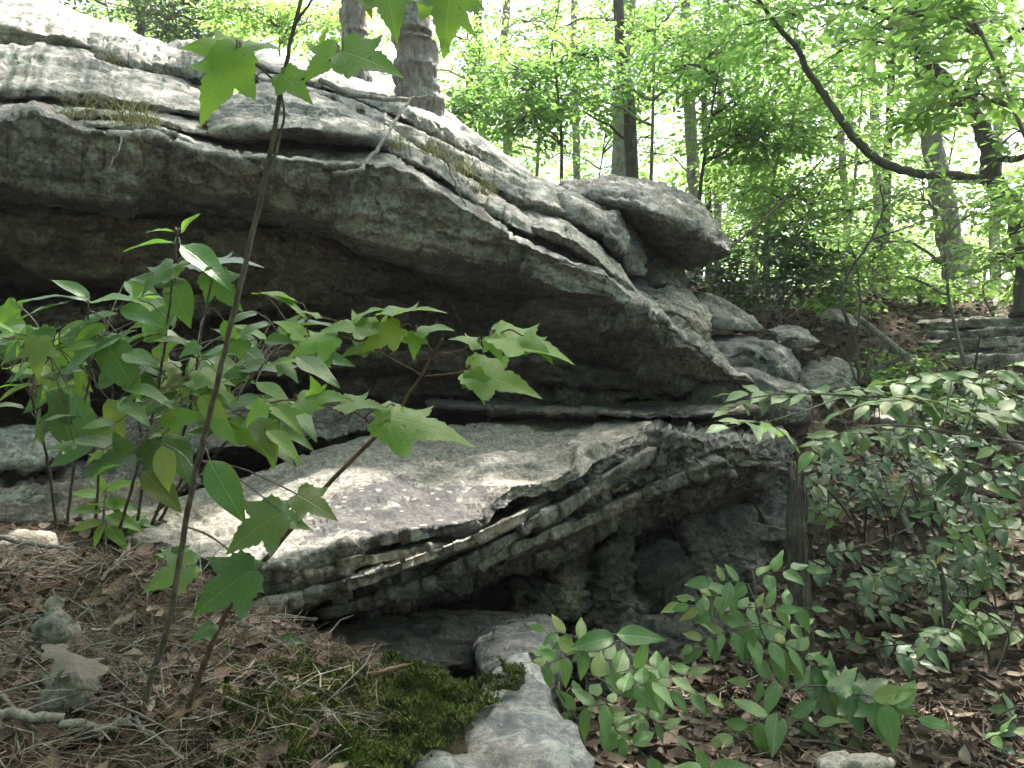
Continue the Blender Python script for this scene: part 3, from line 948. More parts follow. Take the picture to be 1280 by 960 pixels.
for lab, pts, m, a in BLD:
    hull_rock('boulder', pts, RM[m], lab, amp=a * 0.55, sub=6 if pts[0][2] < 5.6 else 5, bedang=-0.3, p=90, fac=1.7, lay=0.7)

# lower layered rock : top plate, buff strip, ragged end, underside
loft_rock('flat_rock', [
    [(170, 640, 3.3), (230, 620, 3.4), (300, 598, 3.55), (380, 566, 3.75), (450, 546, 3.95), (560, 530, 4.3), (700, 522, 4.7), (790, 521, 4.9)],
    [(205, 676, 2.62), (240, 694, 2.55), (290, 706, 2.52), (350, 707, 2.55), (395, 690, 2.62), (435, 676, 2.68), (506, 664, 2.80), (576, 656, 2.92), (608, 644, 3.0), (617, 624, 3.13), (640, 608, 3.25), (690, 600, 3.38), (715, 590, 3.42), (722, 565, 3.6), (745, 556, 3.7), (800, 540, 3.9), (806, 533, 4.0)],
    [(205, 700, 2.62), (240, 714, 2.56), (290, 726, 2.54), (350, 727, 2.57), (395, 710, 2.64), (435, 696, 2.71), (506, 684, 2.83), (576, 674, 2.95), (614, 660, 3.03), (626, 640, 3.16), (650, 626, 3.28), (696, 614, 3.41), (730, 598, 3.46), (745, 580, 3.64), (770, 568, 3.74), (806, 552, 3.93), (812, 545, 4.02)],
    [(200, 700, 3.4), (340, 660, 3.6), (560, 590, 4.3), (700, 560, 4.7), (790, 545, 4.9)]],
    RM['slab'], 'sloping slab splashed with pale lichen rosettes catching a patch of sun', nu=360, nv=135, amp=0.015, bedang=0.30, beddip=0.3, lay=0.6, fine=40, crack=0.5, ragged=(6, 0.07), fac=1.3, soft=0, rlen=2.6, joint=0.4)
LED = [  # beds of the lower rock below the lichen slab: front edge line, thickness px, material, label
    ([(290, 742, 2.52), (350, 730, 2.54), (400, 712, 2.60), (450, 697, 2.68), (506, 686, 2.78), (545, 680, 2.88)], 15, 'strip', 'buff bed peeling out just under the lichen slab at its sunlit corner'),
    ([(318, 756, 2.52), (365, 746, 2.55), (410, 731, 2.60), (459, 715, 2.66), (510, 698, 2.75), (553, 682, 2.86), (600, 666, 2.97), (640, 645, 3.12)], 16, 'strip', 'buff coloured bed under the lichen slab, lit along its edge'),
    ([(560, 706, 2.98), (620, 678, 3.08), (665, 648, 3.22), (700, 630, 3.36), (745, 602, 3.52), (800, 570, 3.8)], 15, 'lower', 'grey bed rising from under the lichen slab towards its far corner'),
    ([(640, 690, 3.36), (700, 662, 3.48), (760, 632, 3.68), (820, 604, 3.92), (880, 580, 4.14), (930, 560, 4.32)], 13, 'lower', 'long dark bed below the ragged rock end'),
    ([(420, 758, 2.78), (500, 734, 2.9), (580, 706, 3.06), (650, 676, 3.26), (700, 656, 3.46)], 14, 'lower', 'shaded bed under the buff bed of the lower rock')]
for ln, th, m, lab in LED:
    loft_rock('rock_ledge', [[(u + 40, v - 30, d + 0.9) for u, v, d in ln], ln, [(u + 2, v + th, d + 0.03) for u, v, d in ln], [(u + 40, v + th - 12, d + 0.9) for u, v, d in ln]],
              RM[m], lab, nu=198, nv=43, amp=0.009, bedang=0.38, beddip=0.3, lay=0.6, coarse=16, fine=50, ragged=(5, 0.07), fac=1.8, soft=0, rlen=2.0, joint=0.6)
loft_rock('flat_rock', [
    [(770, 521, 5.2), (870, 528, 5.3), (940, 540, 5.4), (985, 560, 5.3)],
    [(690, 600, 3.48), (740, 578, 3.62), (785, 552, 3.82), (806, 535, 3.95), (850, 545, 4.05), (905, 550, 4.2), (945, 552, 4.4), (966, 568, 4.55)],
    [(680, 622, 3.54), (740, 606, 3.68), (790, 590, 3.86), (830, 585, 4.0), (880, 580, 4.12), (925, 572, 4.3), (962, 574, 4.5)],
    [(676, 640, 3.66), (740, 628, 3.8), (800, 612, 3.98), (850, 606, 4.1), (900, 596, 4.24), (940, 588, 4.4), (966, 582, 4.56)],
    [(690, 630, 5.0), (800, 600, 5.2), (960, 585, 5.3)]],
    RM['lower'], 'ragged grey end of the layered lower rock pointing at the stump', nu=216, nv=117, amp=0.036, bedang=0.42, beddip=0.3, lay=1.1, coarse=13, fine=40, ragged=(8, 0.10), fac=1.5, rlen=1.8, joint=0.5)
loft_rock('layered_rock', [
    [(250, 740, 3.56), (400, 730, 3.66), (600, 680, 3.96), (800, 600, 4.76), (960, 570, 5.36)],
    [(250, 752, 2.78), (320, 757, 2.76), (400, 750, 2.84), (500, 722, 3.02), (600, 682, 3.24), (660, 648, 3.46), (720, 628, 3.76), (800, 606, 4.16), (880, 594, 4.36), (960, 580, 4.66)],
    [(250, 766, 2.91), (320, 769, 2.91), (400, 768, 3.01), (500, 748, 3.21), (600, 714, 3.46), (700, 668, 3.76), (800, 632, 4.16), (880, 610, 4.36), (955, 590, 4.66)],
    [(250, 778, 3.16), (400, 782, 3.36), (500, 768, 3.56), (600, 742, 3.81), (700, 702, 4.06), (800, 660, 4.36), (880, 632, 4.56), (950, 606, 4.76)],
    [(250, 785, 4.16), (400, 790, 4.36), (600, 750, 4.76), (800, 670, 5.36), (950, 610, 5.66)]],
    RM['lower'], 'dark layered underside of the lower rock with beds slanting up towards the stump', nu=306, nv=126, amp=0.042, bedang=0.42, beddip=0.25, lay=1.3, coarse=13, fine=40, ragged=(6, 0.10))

# wall below
WL = [
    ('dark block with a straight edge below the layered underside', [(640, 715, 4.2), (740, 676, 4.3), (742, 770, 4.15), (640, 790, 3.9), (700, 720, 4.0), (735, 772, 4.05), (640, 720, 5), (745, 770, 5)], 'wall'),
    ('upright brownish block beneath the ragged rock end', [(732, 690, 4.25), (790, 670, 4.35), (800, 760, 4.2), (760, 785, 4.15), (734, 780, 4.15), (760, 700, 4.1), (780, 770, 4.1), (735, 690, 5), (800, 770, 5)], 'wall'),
    ('black block standing in for a shaded niche in the wall', [(786, 690, 4.4), (830, 668, 4.5), (862, 700, 4.4), (866, 760, 4.3), (800, 778, 4.3), (820, 710, 4.28), (800, 740, 4.25), (790, 690, 5), (865, 765, 5)], 'black'),  # solid block coloured black in place of the niche's shade
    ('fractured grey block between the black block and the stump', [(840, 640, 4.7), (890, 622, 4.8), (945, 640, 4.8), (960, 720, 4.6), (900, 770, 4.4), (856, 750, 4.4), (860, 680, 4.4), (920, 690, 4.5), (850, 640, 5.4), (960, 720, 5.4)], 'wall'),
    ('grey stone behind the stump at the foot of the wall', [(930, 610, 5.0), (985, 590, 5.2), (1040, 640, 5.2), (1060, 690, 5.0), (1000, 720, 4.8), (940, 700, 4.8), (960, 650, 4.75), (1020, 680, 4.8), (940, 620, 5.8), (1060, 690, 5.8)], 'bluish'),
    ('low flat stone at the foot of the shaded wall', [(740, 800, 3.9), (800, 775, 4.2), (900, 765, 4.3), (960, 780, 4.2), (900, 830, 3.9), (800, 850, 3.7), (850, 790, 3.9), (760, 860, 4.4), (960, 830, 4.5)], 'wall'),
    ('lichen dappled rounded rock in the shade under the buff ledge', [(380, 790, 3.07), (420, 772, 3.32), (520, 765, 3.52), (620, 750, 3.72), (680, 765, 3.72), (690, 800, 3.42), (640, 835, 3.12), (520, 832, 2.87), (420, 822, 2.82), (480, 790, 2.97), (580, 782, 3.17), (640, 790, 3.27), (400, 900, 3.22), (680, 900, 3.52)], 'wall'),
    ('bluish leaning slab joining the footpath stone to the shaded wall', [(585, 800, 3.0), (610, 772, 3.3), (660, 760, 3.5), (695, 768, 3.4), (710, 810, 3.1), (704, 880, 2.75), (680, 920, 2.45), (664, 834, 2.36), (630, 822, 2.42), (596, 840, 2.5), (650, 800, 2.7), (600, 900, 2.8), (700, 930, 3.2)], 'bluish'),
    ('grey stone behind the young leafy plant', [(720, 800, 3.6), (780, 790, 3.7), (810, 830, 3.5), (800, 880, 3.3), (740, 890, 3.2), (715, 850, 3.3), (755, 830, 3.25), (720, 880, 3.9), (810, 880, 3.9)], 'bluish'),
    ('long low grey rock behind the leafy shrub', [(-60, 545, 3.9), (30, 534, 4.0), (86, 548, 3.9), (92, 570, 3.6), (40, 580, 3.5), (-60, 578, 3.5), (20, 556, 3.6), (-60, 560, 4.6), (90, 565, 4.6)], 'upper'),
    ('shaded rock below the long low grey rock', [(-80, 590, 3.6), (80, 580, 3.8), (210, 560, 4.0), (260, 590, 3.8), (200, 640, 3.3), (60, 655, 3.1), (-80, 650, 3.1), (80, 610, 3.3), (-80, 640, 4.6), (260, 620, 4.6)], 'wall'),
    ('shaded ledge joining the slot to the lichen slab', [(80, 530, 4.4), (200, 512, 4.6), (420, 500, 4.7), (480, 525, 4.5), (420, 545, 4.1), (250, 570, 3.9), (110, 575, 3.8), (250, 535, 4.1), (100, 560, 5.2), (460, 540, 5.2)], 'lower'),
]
for lab, pts, m in WL:
    soft_ = 'rounded' in lab or 'leaning' in lab
    hull_rock('broken_rock', pts, RM[m], lab, cat='rock', amp=0.024 if soft_ else 0.034, sub=6, bedang=0.25, p=14 if soft_ else 40, lay=0.5 if soft_ else 0.7, fac=0.7 if soft_ else 1.4)

# stone the path runs over, under the photographer's feet
hull_rock('path_stone', [(-0.02, 2.40, 0.745), (0.05, 2.42, 0.75), (0.065, 2.30, 0.735), (0.16, 1.66, 0.73), (0.28, 1.10, 0.72), (0.35, -0.3, 0.70), (-0.45, -0.3, 0.71), (-0.40, 1.3, 0.70), (-0.20, 1.75, 0.72), (-0.09, 2.1, 0.735),
                         (0.14, 2.5, 0.25), (0.30, 1.68, 0.2), (0.45, 1.0, 0.2), (0.5, -0.4, 0.2), (-0.5, -0.4, 0.2), (-0.5, 1.4, 0.2), (-0.12, 2.5, 0.2)],
          RM['path'], 'flat bluish grey stone of the footpath beside the moss', cat='rock', world=True, amp=0.020, lay=0.3, p=60, sub=6, crack=0.8, fac=1.2)

# layered ledge on the far right slope
for i, (v0, v1, d0, u0, u1, m, lab) in enumerate((
    (398, 412, 8.6, 1150, 1330, 'upper', 'top sheet of the flat layered ledge on the far slope'),
    (412, 424, 8.4, 1132, 1330, 'face', 'second sheet of the layered ledge on the far slope'),
    (423, 438, 8.2, 1145, 1330, 'upper', 'pale middle sheet of the layered ledge on the far slope'),
    (436, 452, 8.2, 1160, 1330, 'face', 'shaded lower sheet of the layered ledge on the far slope'),
    (446, 466, 7.9, 1150, 1250, 'face', 'thick bottom stone of the layered ledge on the far slope'))):
    loft_rock('rock_sheet', [[(u0 + 10, v0 - 3, d0 + 1.5), (u1, v0 - 6, d0 + 1.5)], [(u0, v0 + 4, d0), ((u0 + u1) / 2, v0, d0 - .1), (u1, v0 - 3, d0)],
              [(u0 + 4, v1, d0), ((u0 + u1) / 2, v1 - 2, d0 - .1), (u1, v1 - 5, d0)], [(u0 + 10, v1 + 3, d0 + 1.5), (u1, v1, d0 + 1.5)]], RM[m], lab, nu=99, nv=40, amp=0.022, coarse=14, soft=0, ragged=(3, 0.14), fac=1.2, rlen=2.5, joint=0.3)
for i, (u, v, d, w, h, lab) in enumerate(((1195, 372, 10.5, 46, 22, 'jumbled grey slab at the foot of the leaning grey tree'), (1150, 382, 10.2, 34, 14, 'flat grey slab beside the leaning grey tree'),
                                          (1230, 380, 10.6, 30, 18, 'tilted slab past the leaning grey tree'))):
    hull_rock('broken_rock', [(u - w, v + 2, d), (u - w * .6, v - h * .5, d + .2), (u + w * .5, v - h * .6, d + .3), (u + w, v, d + .1), (u + w * .8, v + h * .5, d - .1), (u - w * .8, v + h * .6, d - .1), (u, v - 2, d - .3), (u, v + h, d + .8)],
              RM['upper'], lab, cat='rock', sub=5, amp=0.04)

# ------------------------------------------------------------------ leaves, bark
def leaf_material(name, lo, hi, trans, tmix=0.45, rough=0.45, per='island', spec=0.4, veins=False):
    k = NM(name)
    if per == 'island':
        r = k.n('ShaderNodeNewGeometry').outputs['Random Per Island']
    else:
        r = k.n('ShaderNodeObjectInfo').outputs['Random']
    c = k.ramp(r, [(0.0, lo), (1.0, hi)])
    t = k.ramp(r, [(0.0, tuple(x * 0.75 for x in trans)), (1.0, trans)])
    nrm = None
    if veins:
        uv = k.n('ShaderNodeUVMap')
        sx = k.n('ShaderNodeSeparateXYZ')
        k.l(uv.outputs[0], sx.inputs[0])
        ax = k.math('ABSOLUTE', sx.outputs[0])
        # side veins: lines v - 0.75|u| = const
        q = k.math('SUBTRACT', sx.outputs[1], k.math('MULTIPLY', ax, 0.8))
        w = k.math('PINGPONG', k.math('MULTIPLY', q, 9.0), 0.5)
        ve = k.ramp(w, [(0.0, 1.0), (0.10, 0.0)])
        mid = k.ramp(ax, [(0.006, 1.0), (0.016, 0.0)])
        vv = k.math('MAXIMUM', k.math('MULTIPLY', ve, 0.45), mid)
        c = k.mix(k.math('MULTIPLY', vv, 0.5), c, tuple(min(1, x * 2.0) for x in hi))
        bl = k.noise(k.coord(), 25, 4, 0.6)
        c = k.mix(0.6, c, k.ramp(bl, [(0.3, 0.65), (0.7, 1.3)]), 'MULTIPLY')
        oi = k.n('ShaderNodeObjectInfo')
        wn_ = k.n('ShaderNodeTexWhiteNoise', noise_dimensions='1D')
        k.l(oi.outputs['Random'], wn_.inputs['W'])
        yel = k.ramp(wn_.outputs[0], [(0.80, 0.0), (1.0, 0.55)])          # some leaves yellowing
        c = k.mix(yel, c, (0.22, 0.24, 0.045))
        mp = k.n('ShaderNodeMapping')
        k.l(uv.outputs[0], mp.inputs[0])
        cmb = k.n('ShaderNodeCombineXYZ')
        for i_ in range(3):
            k.l(k.math('MULTIPLY', oi.outputs['Random'], 37.0), cmb.inputs[i_])
        k.l(cmb.outputs[0], mp.inputs['Location'])
        sn = k.noise(mp.outputs[0], 13, 3, 0.5)
        spot = k.ramp(sn, [(0.69, 0.0), (0.72, 0.85)])                      # brown nibbled spots
        c = k.mix(spot, c, (0.10, 0.07, 0.03))
        t = k.mix(spot, t, (0.06, 0.04, 0.02))
        t = k.mix(k.math('MULTIPLY', vv, 0.35), t, tuple(x * 0.6 for x in trans))
        t = k.mix(yel, t, (0.50, 0.52, 0.08))
        nrm = k.bump(k.math('ADD', k.math('MULTIPLY', vv, -0.6), bl), 0.35, 0.004)
    b = k.surface(c, rough, nrm, spec)
    tr = k.n('ShaderNodeBsdfTranslucent')
    k.l(t, tr.inputs[0])
    mx = k.n('ShaderNodeMixShader')
    mx.inputs[0].default_value = tmix
    k.l(b.outputs[0], mx.inputs[1])
    k.l(tr.outputs[0], mx.inputs[2])
    k.l(mx.outputs[0], k.out.inputs[0])
    return k.m


def bark_material(name, a, b, scale=1.0, flaky=False, lich=0.3):
    k = NM(name)
    co = k.coord(scale=(1, 1, 0.25))
    c1 = k.noise(co, 22 * scale, 6, 0.7, 0.6)
    co2 = k.coord()
    c2 = k.noise(co2, 7 * scale, 5, 0.65)
    c = k.ramp(c1, [(0.34, a), (0.62, b)])
    if flaky:
        vo = k.n('ShaderNodeTexVoronoi')
        vo.inputs['Scale'].default_value = 16
        k.l(k.coord(scale=(1, 1, 0.5)), vo.inputs['Vector'])
        c = k.mix(k.ramp(vo.outputs['Distance'], [(0.2, 0.0), (0.6, 0.8)]), c, tuple(x * 0.35 for x in a))
    c = k.mix(k.math('MULTIPLY', k.ramp(c2, [(0.52, 0.0), (0.62, 1.0)]), lich), c, (0.34, 0.37, 0.33))
    k.surface(c, 0.9, k.bump(c1, 0.9, 0.02), 0.2)
    return k.m


MAT['leaf_sun'] = leaf_material('leaf_canopy', (0.065, 0.14, 0.028), (0.12, 0.21, 0.045), (0.28, 0.52, 0.11), 0.55)
MAT['leaf_pale'] = leaf_material('leaf_understory', (0.085, 0.165, 0.035), (0.15, 0.24, 0.055), (0.36, 0.60, 0.14), 0.58)
MAT['leaf_dark'] = leaf_material('leaf_evergreen', (0.030, 0.062, 0.020), (0.06, 0.11, 0.032), (0.10, 0.20, 0.04), 0.35)
MAT['bark_grey'] = bark_material('bark_grey', (0.10, 0.092, 0.082), (0.25, 0.235, 0.215), lich=0.5)
MAT['bark_dark'] = bark_material('bark_dark', (0.035, 0.03, 0.027), (0.11, 0.098, 0.086), lich=0.1)
MAT['bark_pine'] = bark_material('bark_flaky', (0.09, 0.075, 0.07), (0.33, 0.295, 0.285), 1.0, False, 0.35)

LEAF6 = np.array([(0, 0, 0), (0.21, 0.26, 0.03), (0.20, 0.62, 0.025), (0, 1.0, -0.10), (-0.20, 0.62, 0.025), (-0.21, 0.26, 0.03), ], float)
LEAFQ = np.array([(0, 1, 2, 3), (0, 3, 4, 5)])

# places where the sun comes through the leaves: x, y, radius x, radius y on the rocks
SUNPATCH = [(-0.60, 3.02, 0.54, 0.40), (-0.12, 3.30, 0.24, 0.20), (-1.55, 2.65, 0.22, 0.14), (-2.0, 4.7, 0.8, 0.35), (-1.2, 4.3, 0.3, 0.25), (1.9, 3.6, 0.12, 0.10), (2.6, 5.6, 0.25, 0.2), (3.4, 6.8, 0.3, 0.2), (-0.9, 5.0, 0.4, 0.15), (2.2, 4.3, 0.2, 0.12), (1.5, 3.4, 0.10, 0.08), (2.9, 5.0, 0.25, 0.15), (-1.15, 2.1, 0.10, 0.08)]


def sun_gap(p):
    """leaf positions (n,3) that would stand in the way of a sun fleck"""
    S = np.array(SUN_TO)
    bad = np.zeros(len(p), bool)
    for x, y, rx, ry in SUNPATCH:
        q = p - S[None] * ((p[:, 2:3] - 1.1) / S[2])
        e = ((q[:, 0] - x) / rx) ** 2 + ((q[:, 1] - y) / ry) ** 2
        bad |= (e < 1.0) & (p[:, 2] > 2.2)
    return bad


def orient(T, N):
    """(n,3) tip directions and rough normals -> rotation rows X,Y,Z"""
    T = T / (np.linalg.norm(T, axis=1, keepdims=True) + 1e-9)
    N = N - T * np.sum(N * T, 1, keepdims=True)
    N = N / (np.linalg.norm(N, axis=1, keepdims=True) + 1e-9)
    X = np.cross(T, N)
    return X, T, N


def leaf_cloud(blobs, size, seed, gap=True, width=1.0, droop=0.25, clump=0.0, simple=False):
    """blobs: (centre, radii, leaves). Leaves sit on flat twig sprays. returns verts, quads, twig segments"""
    rng = np.random.default_rng(seed)
    pos, tip, nor, siz, twigs = [], [], [], [], []
    for c, r, n in blobs:
        nt = max(1, n // 9)
        u = rng.normal(size=(nt, 3)); u /= np.linalg.norm(u, axis=1, keepdims=True)
        rad = rng.random(nt) ** (1 / 2.2)
        q = np.array(c) + u * rad[:, None] * np.array(r)
        if clump:
            keep = fbm(q * clump, 2, seed) > -0.12
            q, u = q[keep], u[keep]
            nt = len(q)
            if nt == 0:
                continue
        az = np.arctan2(u[:, 1], u[:, 0]) + rng.normal(0, 0.7, nt)
        tw = np.stack([np.cos(az), np.sin(az), rng.normal(-0.05, 0.25, nt)], 1)
        side = np.stack([-np.sin(az), np.cos(az), rng.normal(0, 0.25, nt)], 1)
        up = np.cross(tw, side)
        L = size * rng.uniform(2.2, 3.6, nt)
        for j in range(9):
            t = (j - 0.5) / 8.0
            sgn = 1 if j % 2 else -1
            if j == 8:
                d = tw
                b = q + tw * L[:, None]
            else:
                d = tw * 0.55 + side * sgn
                b = q + tw * (L * t)[:, None] + side * (sgn * 0.02)
            d = d + rng.normal(0, 0.28, (nt, 3)) + np.array([0, 0, -droop])
            pos.append(b); tip.append(d); nor.append(up + rng.normal(0, 0.38, (nt, 3)))
            siz.append(size * rng.uniform(0.6, 1.15, nt))
        twigs.append((q, q + tw * L[:, None]))
    if not pos:
        return np.zeros((0, 3)), np.zeros((0, 4), int), []
    pos = np.concatenate(pos); tip = np.concatenate(tip); nor = np.concatenate(nor); siz = np.concatenate(siz)
    nor[nor[:, 2] < 0] *= -1
    keep = rng.random(len(pos)) > 0.06
    if gap:
        keep &= ~sun_gap(pos)
    pos, tip, nor, siz = pos[keep], tip[keep], nor[keep], siz[keep]
    X, Y, Z = orient(tip, nor)
    if simple:
        lv = np.array([(0, 0, 0), (0.23, 0.45, 0.03), (0, 1.0, -0.08), (-0.23, 0.45, 0.03)])
        V = pos[:, None] + siz[:, None, None] * (lv[None, :, 0:1] * X[:, None] + lv[None, :, 1:2] * Y[:, None] + lv[None, :, 2:3] * Z[:, None])
        return V.reshape(-1, 3), np.arange(len(pos) * 4).reshape(-1, 4), twigs
    lv = LEAF6 * np.array([width, 1, 1])
    V = pos[:, None] + siz[:, None, None] * (lv[None, :, 0:1] * X[:, None] + lv[None, :, 1:2] * Y[:, None] + lv[None, :, 2:3] * Z[:, None])
    n = len(pos)
    Fq = (np.arange(n) * 6)[:, None, None] + LEAFQ[None]
    return V.reshape(-1, 3), Fq.reshape(-1, 4), twigs


def twig_geo(G, twigs, every=1, r=0.004):
    for a, b in twigs:
        for i in range(0, len(a), every):
            p0, p1 = Vector(a[i]), Vector(b[i])
            d = (p1 - p0)
            s = d.cross(Vector((0.1, 0.2, 1)))
            if s.length < 1e-6:
                continue
            s = s.normalized() * r
            k = len(G.v)
            w = Vector((0, 0, r))
            G.v += [p0 - s, p0 + s, p0 + w * 1.6, p1]
            G.f += [(k, k + 1, k + 3), (k + 1, k + 2, k + 3), (k + 2, k, k + 3)]


def shaggy_trunk(w, rr, bark, root, seed):
    nu, nv = 60, 190
    w = np.array([tuple(q) for q in w]); t0 = np.linspace(0, 1, len(w))
    # most rows where the trunk is in view
    t = np.concatenate([np.linspace(0, 0.55, 160, endpoint=False), np.linspace(0.55, 1, nv - 160)])
    c = np.stack([np.interp(t, t0, w[:, k]) for k in range(3)], 1)
    r = np.interp(t, t0, rr)
    a = np.linspace(0, 2 * math.pi, nu, endpoint=False)
    A, T = np.meshgrid(a, t)
    C = c[:, None] + np.zeros((nv, nu, 3))
    q = np.stack([np.cos(A).ravel() * 0.9, np.sin(A).ravel() * 0.9, C[:, :, 2].ravel() * 2.2], 1)
    wob = np.stack([fbm(q * 3 + 5 * k, 2, seed + k) for k in range(3)], 1) * 0.12
    f = facets((q + wob) * np.array([3.4, 3.4, 0.6]), seed + 9) * 0.013 + facets((q + wob) * np.array([8, 8, 2.6]), seed + 8) * 0.010 + fbm(q * np.array([9, 9, 4.0]), 3, seed) * 0.006
    R = r[:, None] + f.reshape(nv, nu) * np.minimum(1, r[:, None] / 0.1)
    V = C.copy()
    V[:, :, 0] += np.cos(A) * R
    V[:, :, 1] += np.sin(A) * R
    idx = np.arange(nu * nv).reshape(nv, nu)
    fc = np.stack([idx[:-1], np.roll(idx[:-1], -1, 1), np.roll(idx[1:], -1, 1), idx[1:]], 2).reshape(-1, 4)
    mesh_obj('trunk', V.reshape(-1, 3), fc, bark, root)


def tree(name, trunk, radii, bark, blobs, size, leafmat, label, cat='tree', group=None, limbs=(), seed=1, gap=True, n=10, width=1.0, clump=0.0, auto_limbs=True, rough=0.06, shaggy=False, simple=False):
    base = Vector(trunk[0])
    root = empty(name, base, label, cat, group)
    G = Geo()
    w = wiggle(trunk, 6, radii[0] * 0.12, seed)
    rr = np.interp(np.linspace(0, 1, len(w)), np.linspace(0, 1, len(radii)), radii)
    # flare at the foot
    rr[0] *= 1.45; rr[1] *= 1.2
    if shaggy:
        shaggy_trunk(w, rr, bark, root, seed)
    else:
        G.tube(w, rr, n, rough=rough)
        G.build('trunk', bark, root)
    for pts, rd in limbs:
        B = Geo()
        lw = wiggle(pts, 5, min(rd[0] * 0.2, 0.008), seed + len(pts))
        B.tube(lw, np.interp(np.linspace(0, 1, len(lw)), np.linspace(0, 1, len(rd)), rd), 7)
        B.build('limb', bark, root)
    V, Q, tw = leaf_cloud(blobs, size, seed * 31 + 5, gap, width, clump=clump, simple=simple) if blobs else (None, None, [])
    if auto_limbs and blobs:
        rnd = random.Random(seed)
        TW = Geo()
        for c, r, _n in blobs:
            B = Geo()
            c = Vector(c)
            # leave the trunk lower than the blob
            best = min(w, key=lambda q: (q - c).length + 0.9 * max(0, q.z - c.z + 0.25 * (q - c).length))
            mid = (best + c) / 2 + Vector((rnd.uniform(-.1, .1), rnd.uniform(-.1, .1), 0.12)) * (c - best).length
            ln = (c - best).length
            r0 = min(0.012 + 0.008 * ln, radii[-1] * 1.6 + 0.01)
            lw = wiggle([best, mid, c], 4, 0.02, seed + 3)
            B.tube(lw, np.linspace(r0, 0.006, len(lw)), 5)
            B.build('limb', bark, root)
            for _ in range(5):
                e = c + Vector((rnd.uniform(-1, 1) * r[0], rnd.uniform(-1, 1) * r[1], rnd.uniform(-1, 1) * r[2])) * 0.75
                lw = wiggle([(mid + c) / 2, (c + e) / 2 + Vector((0, 0, .05)), e], 3, 0.02, seed + 4)
                TW.tube(lw, np.linspace(max(r0 * 0.5, 0.005), 0.003, len(lw)), 4)
        twig_geo(TW, tw, 2)
        tag(TW.build('twigs', bark, root), kind='stuff')
    if blobs and len(V):
        o = mesh_obj('crown', V, Q, leafmat, root, smooth=False)
    return root


def W3(u, v, d):
    return tuple(P(u, v, d))


TG = 'forest trees behind the outcrop'
# shaggy trunk on the ledge, crown far overhead
t1 = [W3(530, 175, 5.9), W3(524, 120, 5.85), W3(518, 60, 5.8), W3(508, 0, 5.75), (-0.85, 5.7, 5.5), (-0.7, 5.9, 8.0), (-0.5, 6.1, 10.5)]
tree('pine_tree', t1, [0.21, 0.155, 0.145, 0.135, 0.13, 0.1, 0.05], MAT['bark_pine'],
     [((0.8, 6.3, 9.2), (1.7, 1.6, 0.8), 2600), ((-0.3, 5.0, 9.6), (1.3, 1.3, 0.8), 1500), ((1.6, 5.1, 9.0), (1.4, 1.4, 0.7), 2200), ((0.4, 7.6, 9.6), (1.4, 1.2, .7), 1500)], 0.13, MAT['leaf_sun'],
     'shaggy barked tree trunk rooted on top of the rock ledge', seed=3, n=16, shaggy=True)
tree('pine_tree', [W3(447, 130, 6.6), W3(444, 60, 6.6), W3(441, 0, 6.6), (-1.3, 6.7, 6.2), (-1.2, 6.9, 9.5)], [0.12, 0.10, 0.095, 0.08, 0.04], MAT['bark_pine'],
     [((-1.6, 6.6, 8.8), (1.5, 1.4, 0.8), 900)], 0.13, MAT['leaf_sun'], 'pale trunk half hidden by maple leaves next to the shaggy trunk', seed=4, n=12, shaggy=True)

# leaning grey tree on the far slope
tree('grey_tree', [W3(1200, 368, 10.6), W3(1190, 310, 10.6), W3(1178, 250, 10.5), W3(1166, 170, 10.4), W3(1156, 90, 10.3), W3(1148, 20, 10.2), (4.9, 10.1, 8.5), (4.7, 10, 10.5)],
     [0.17, 0.155, 0.14, 0.125, 0.115, 0.10, 0.08, 0.04], MAT['bark_grey'],
     [((3.6, 9.6, 9.6), (1.9, 1.8, 0.9), 2800), ((5.6, 9.0, 9.2), (1.8, 1.7, 0.9), 2600), ((4.4, 11.2, 9.2), (1.8, 1.5, 0.9), 2200), ((6.6, 10.6, 9.0), (1.6, 1.6, 0.9), 2000), ((5.6, 10.9, 6.6), (1.1, 1.0, 0.6), 900)],
     0.13, MAT['leaf_sun'], 'grey lichened tree leaning slightly above the jumbled slabs on the far slope', seed=5, n=14)
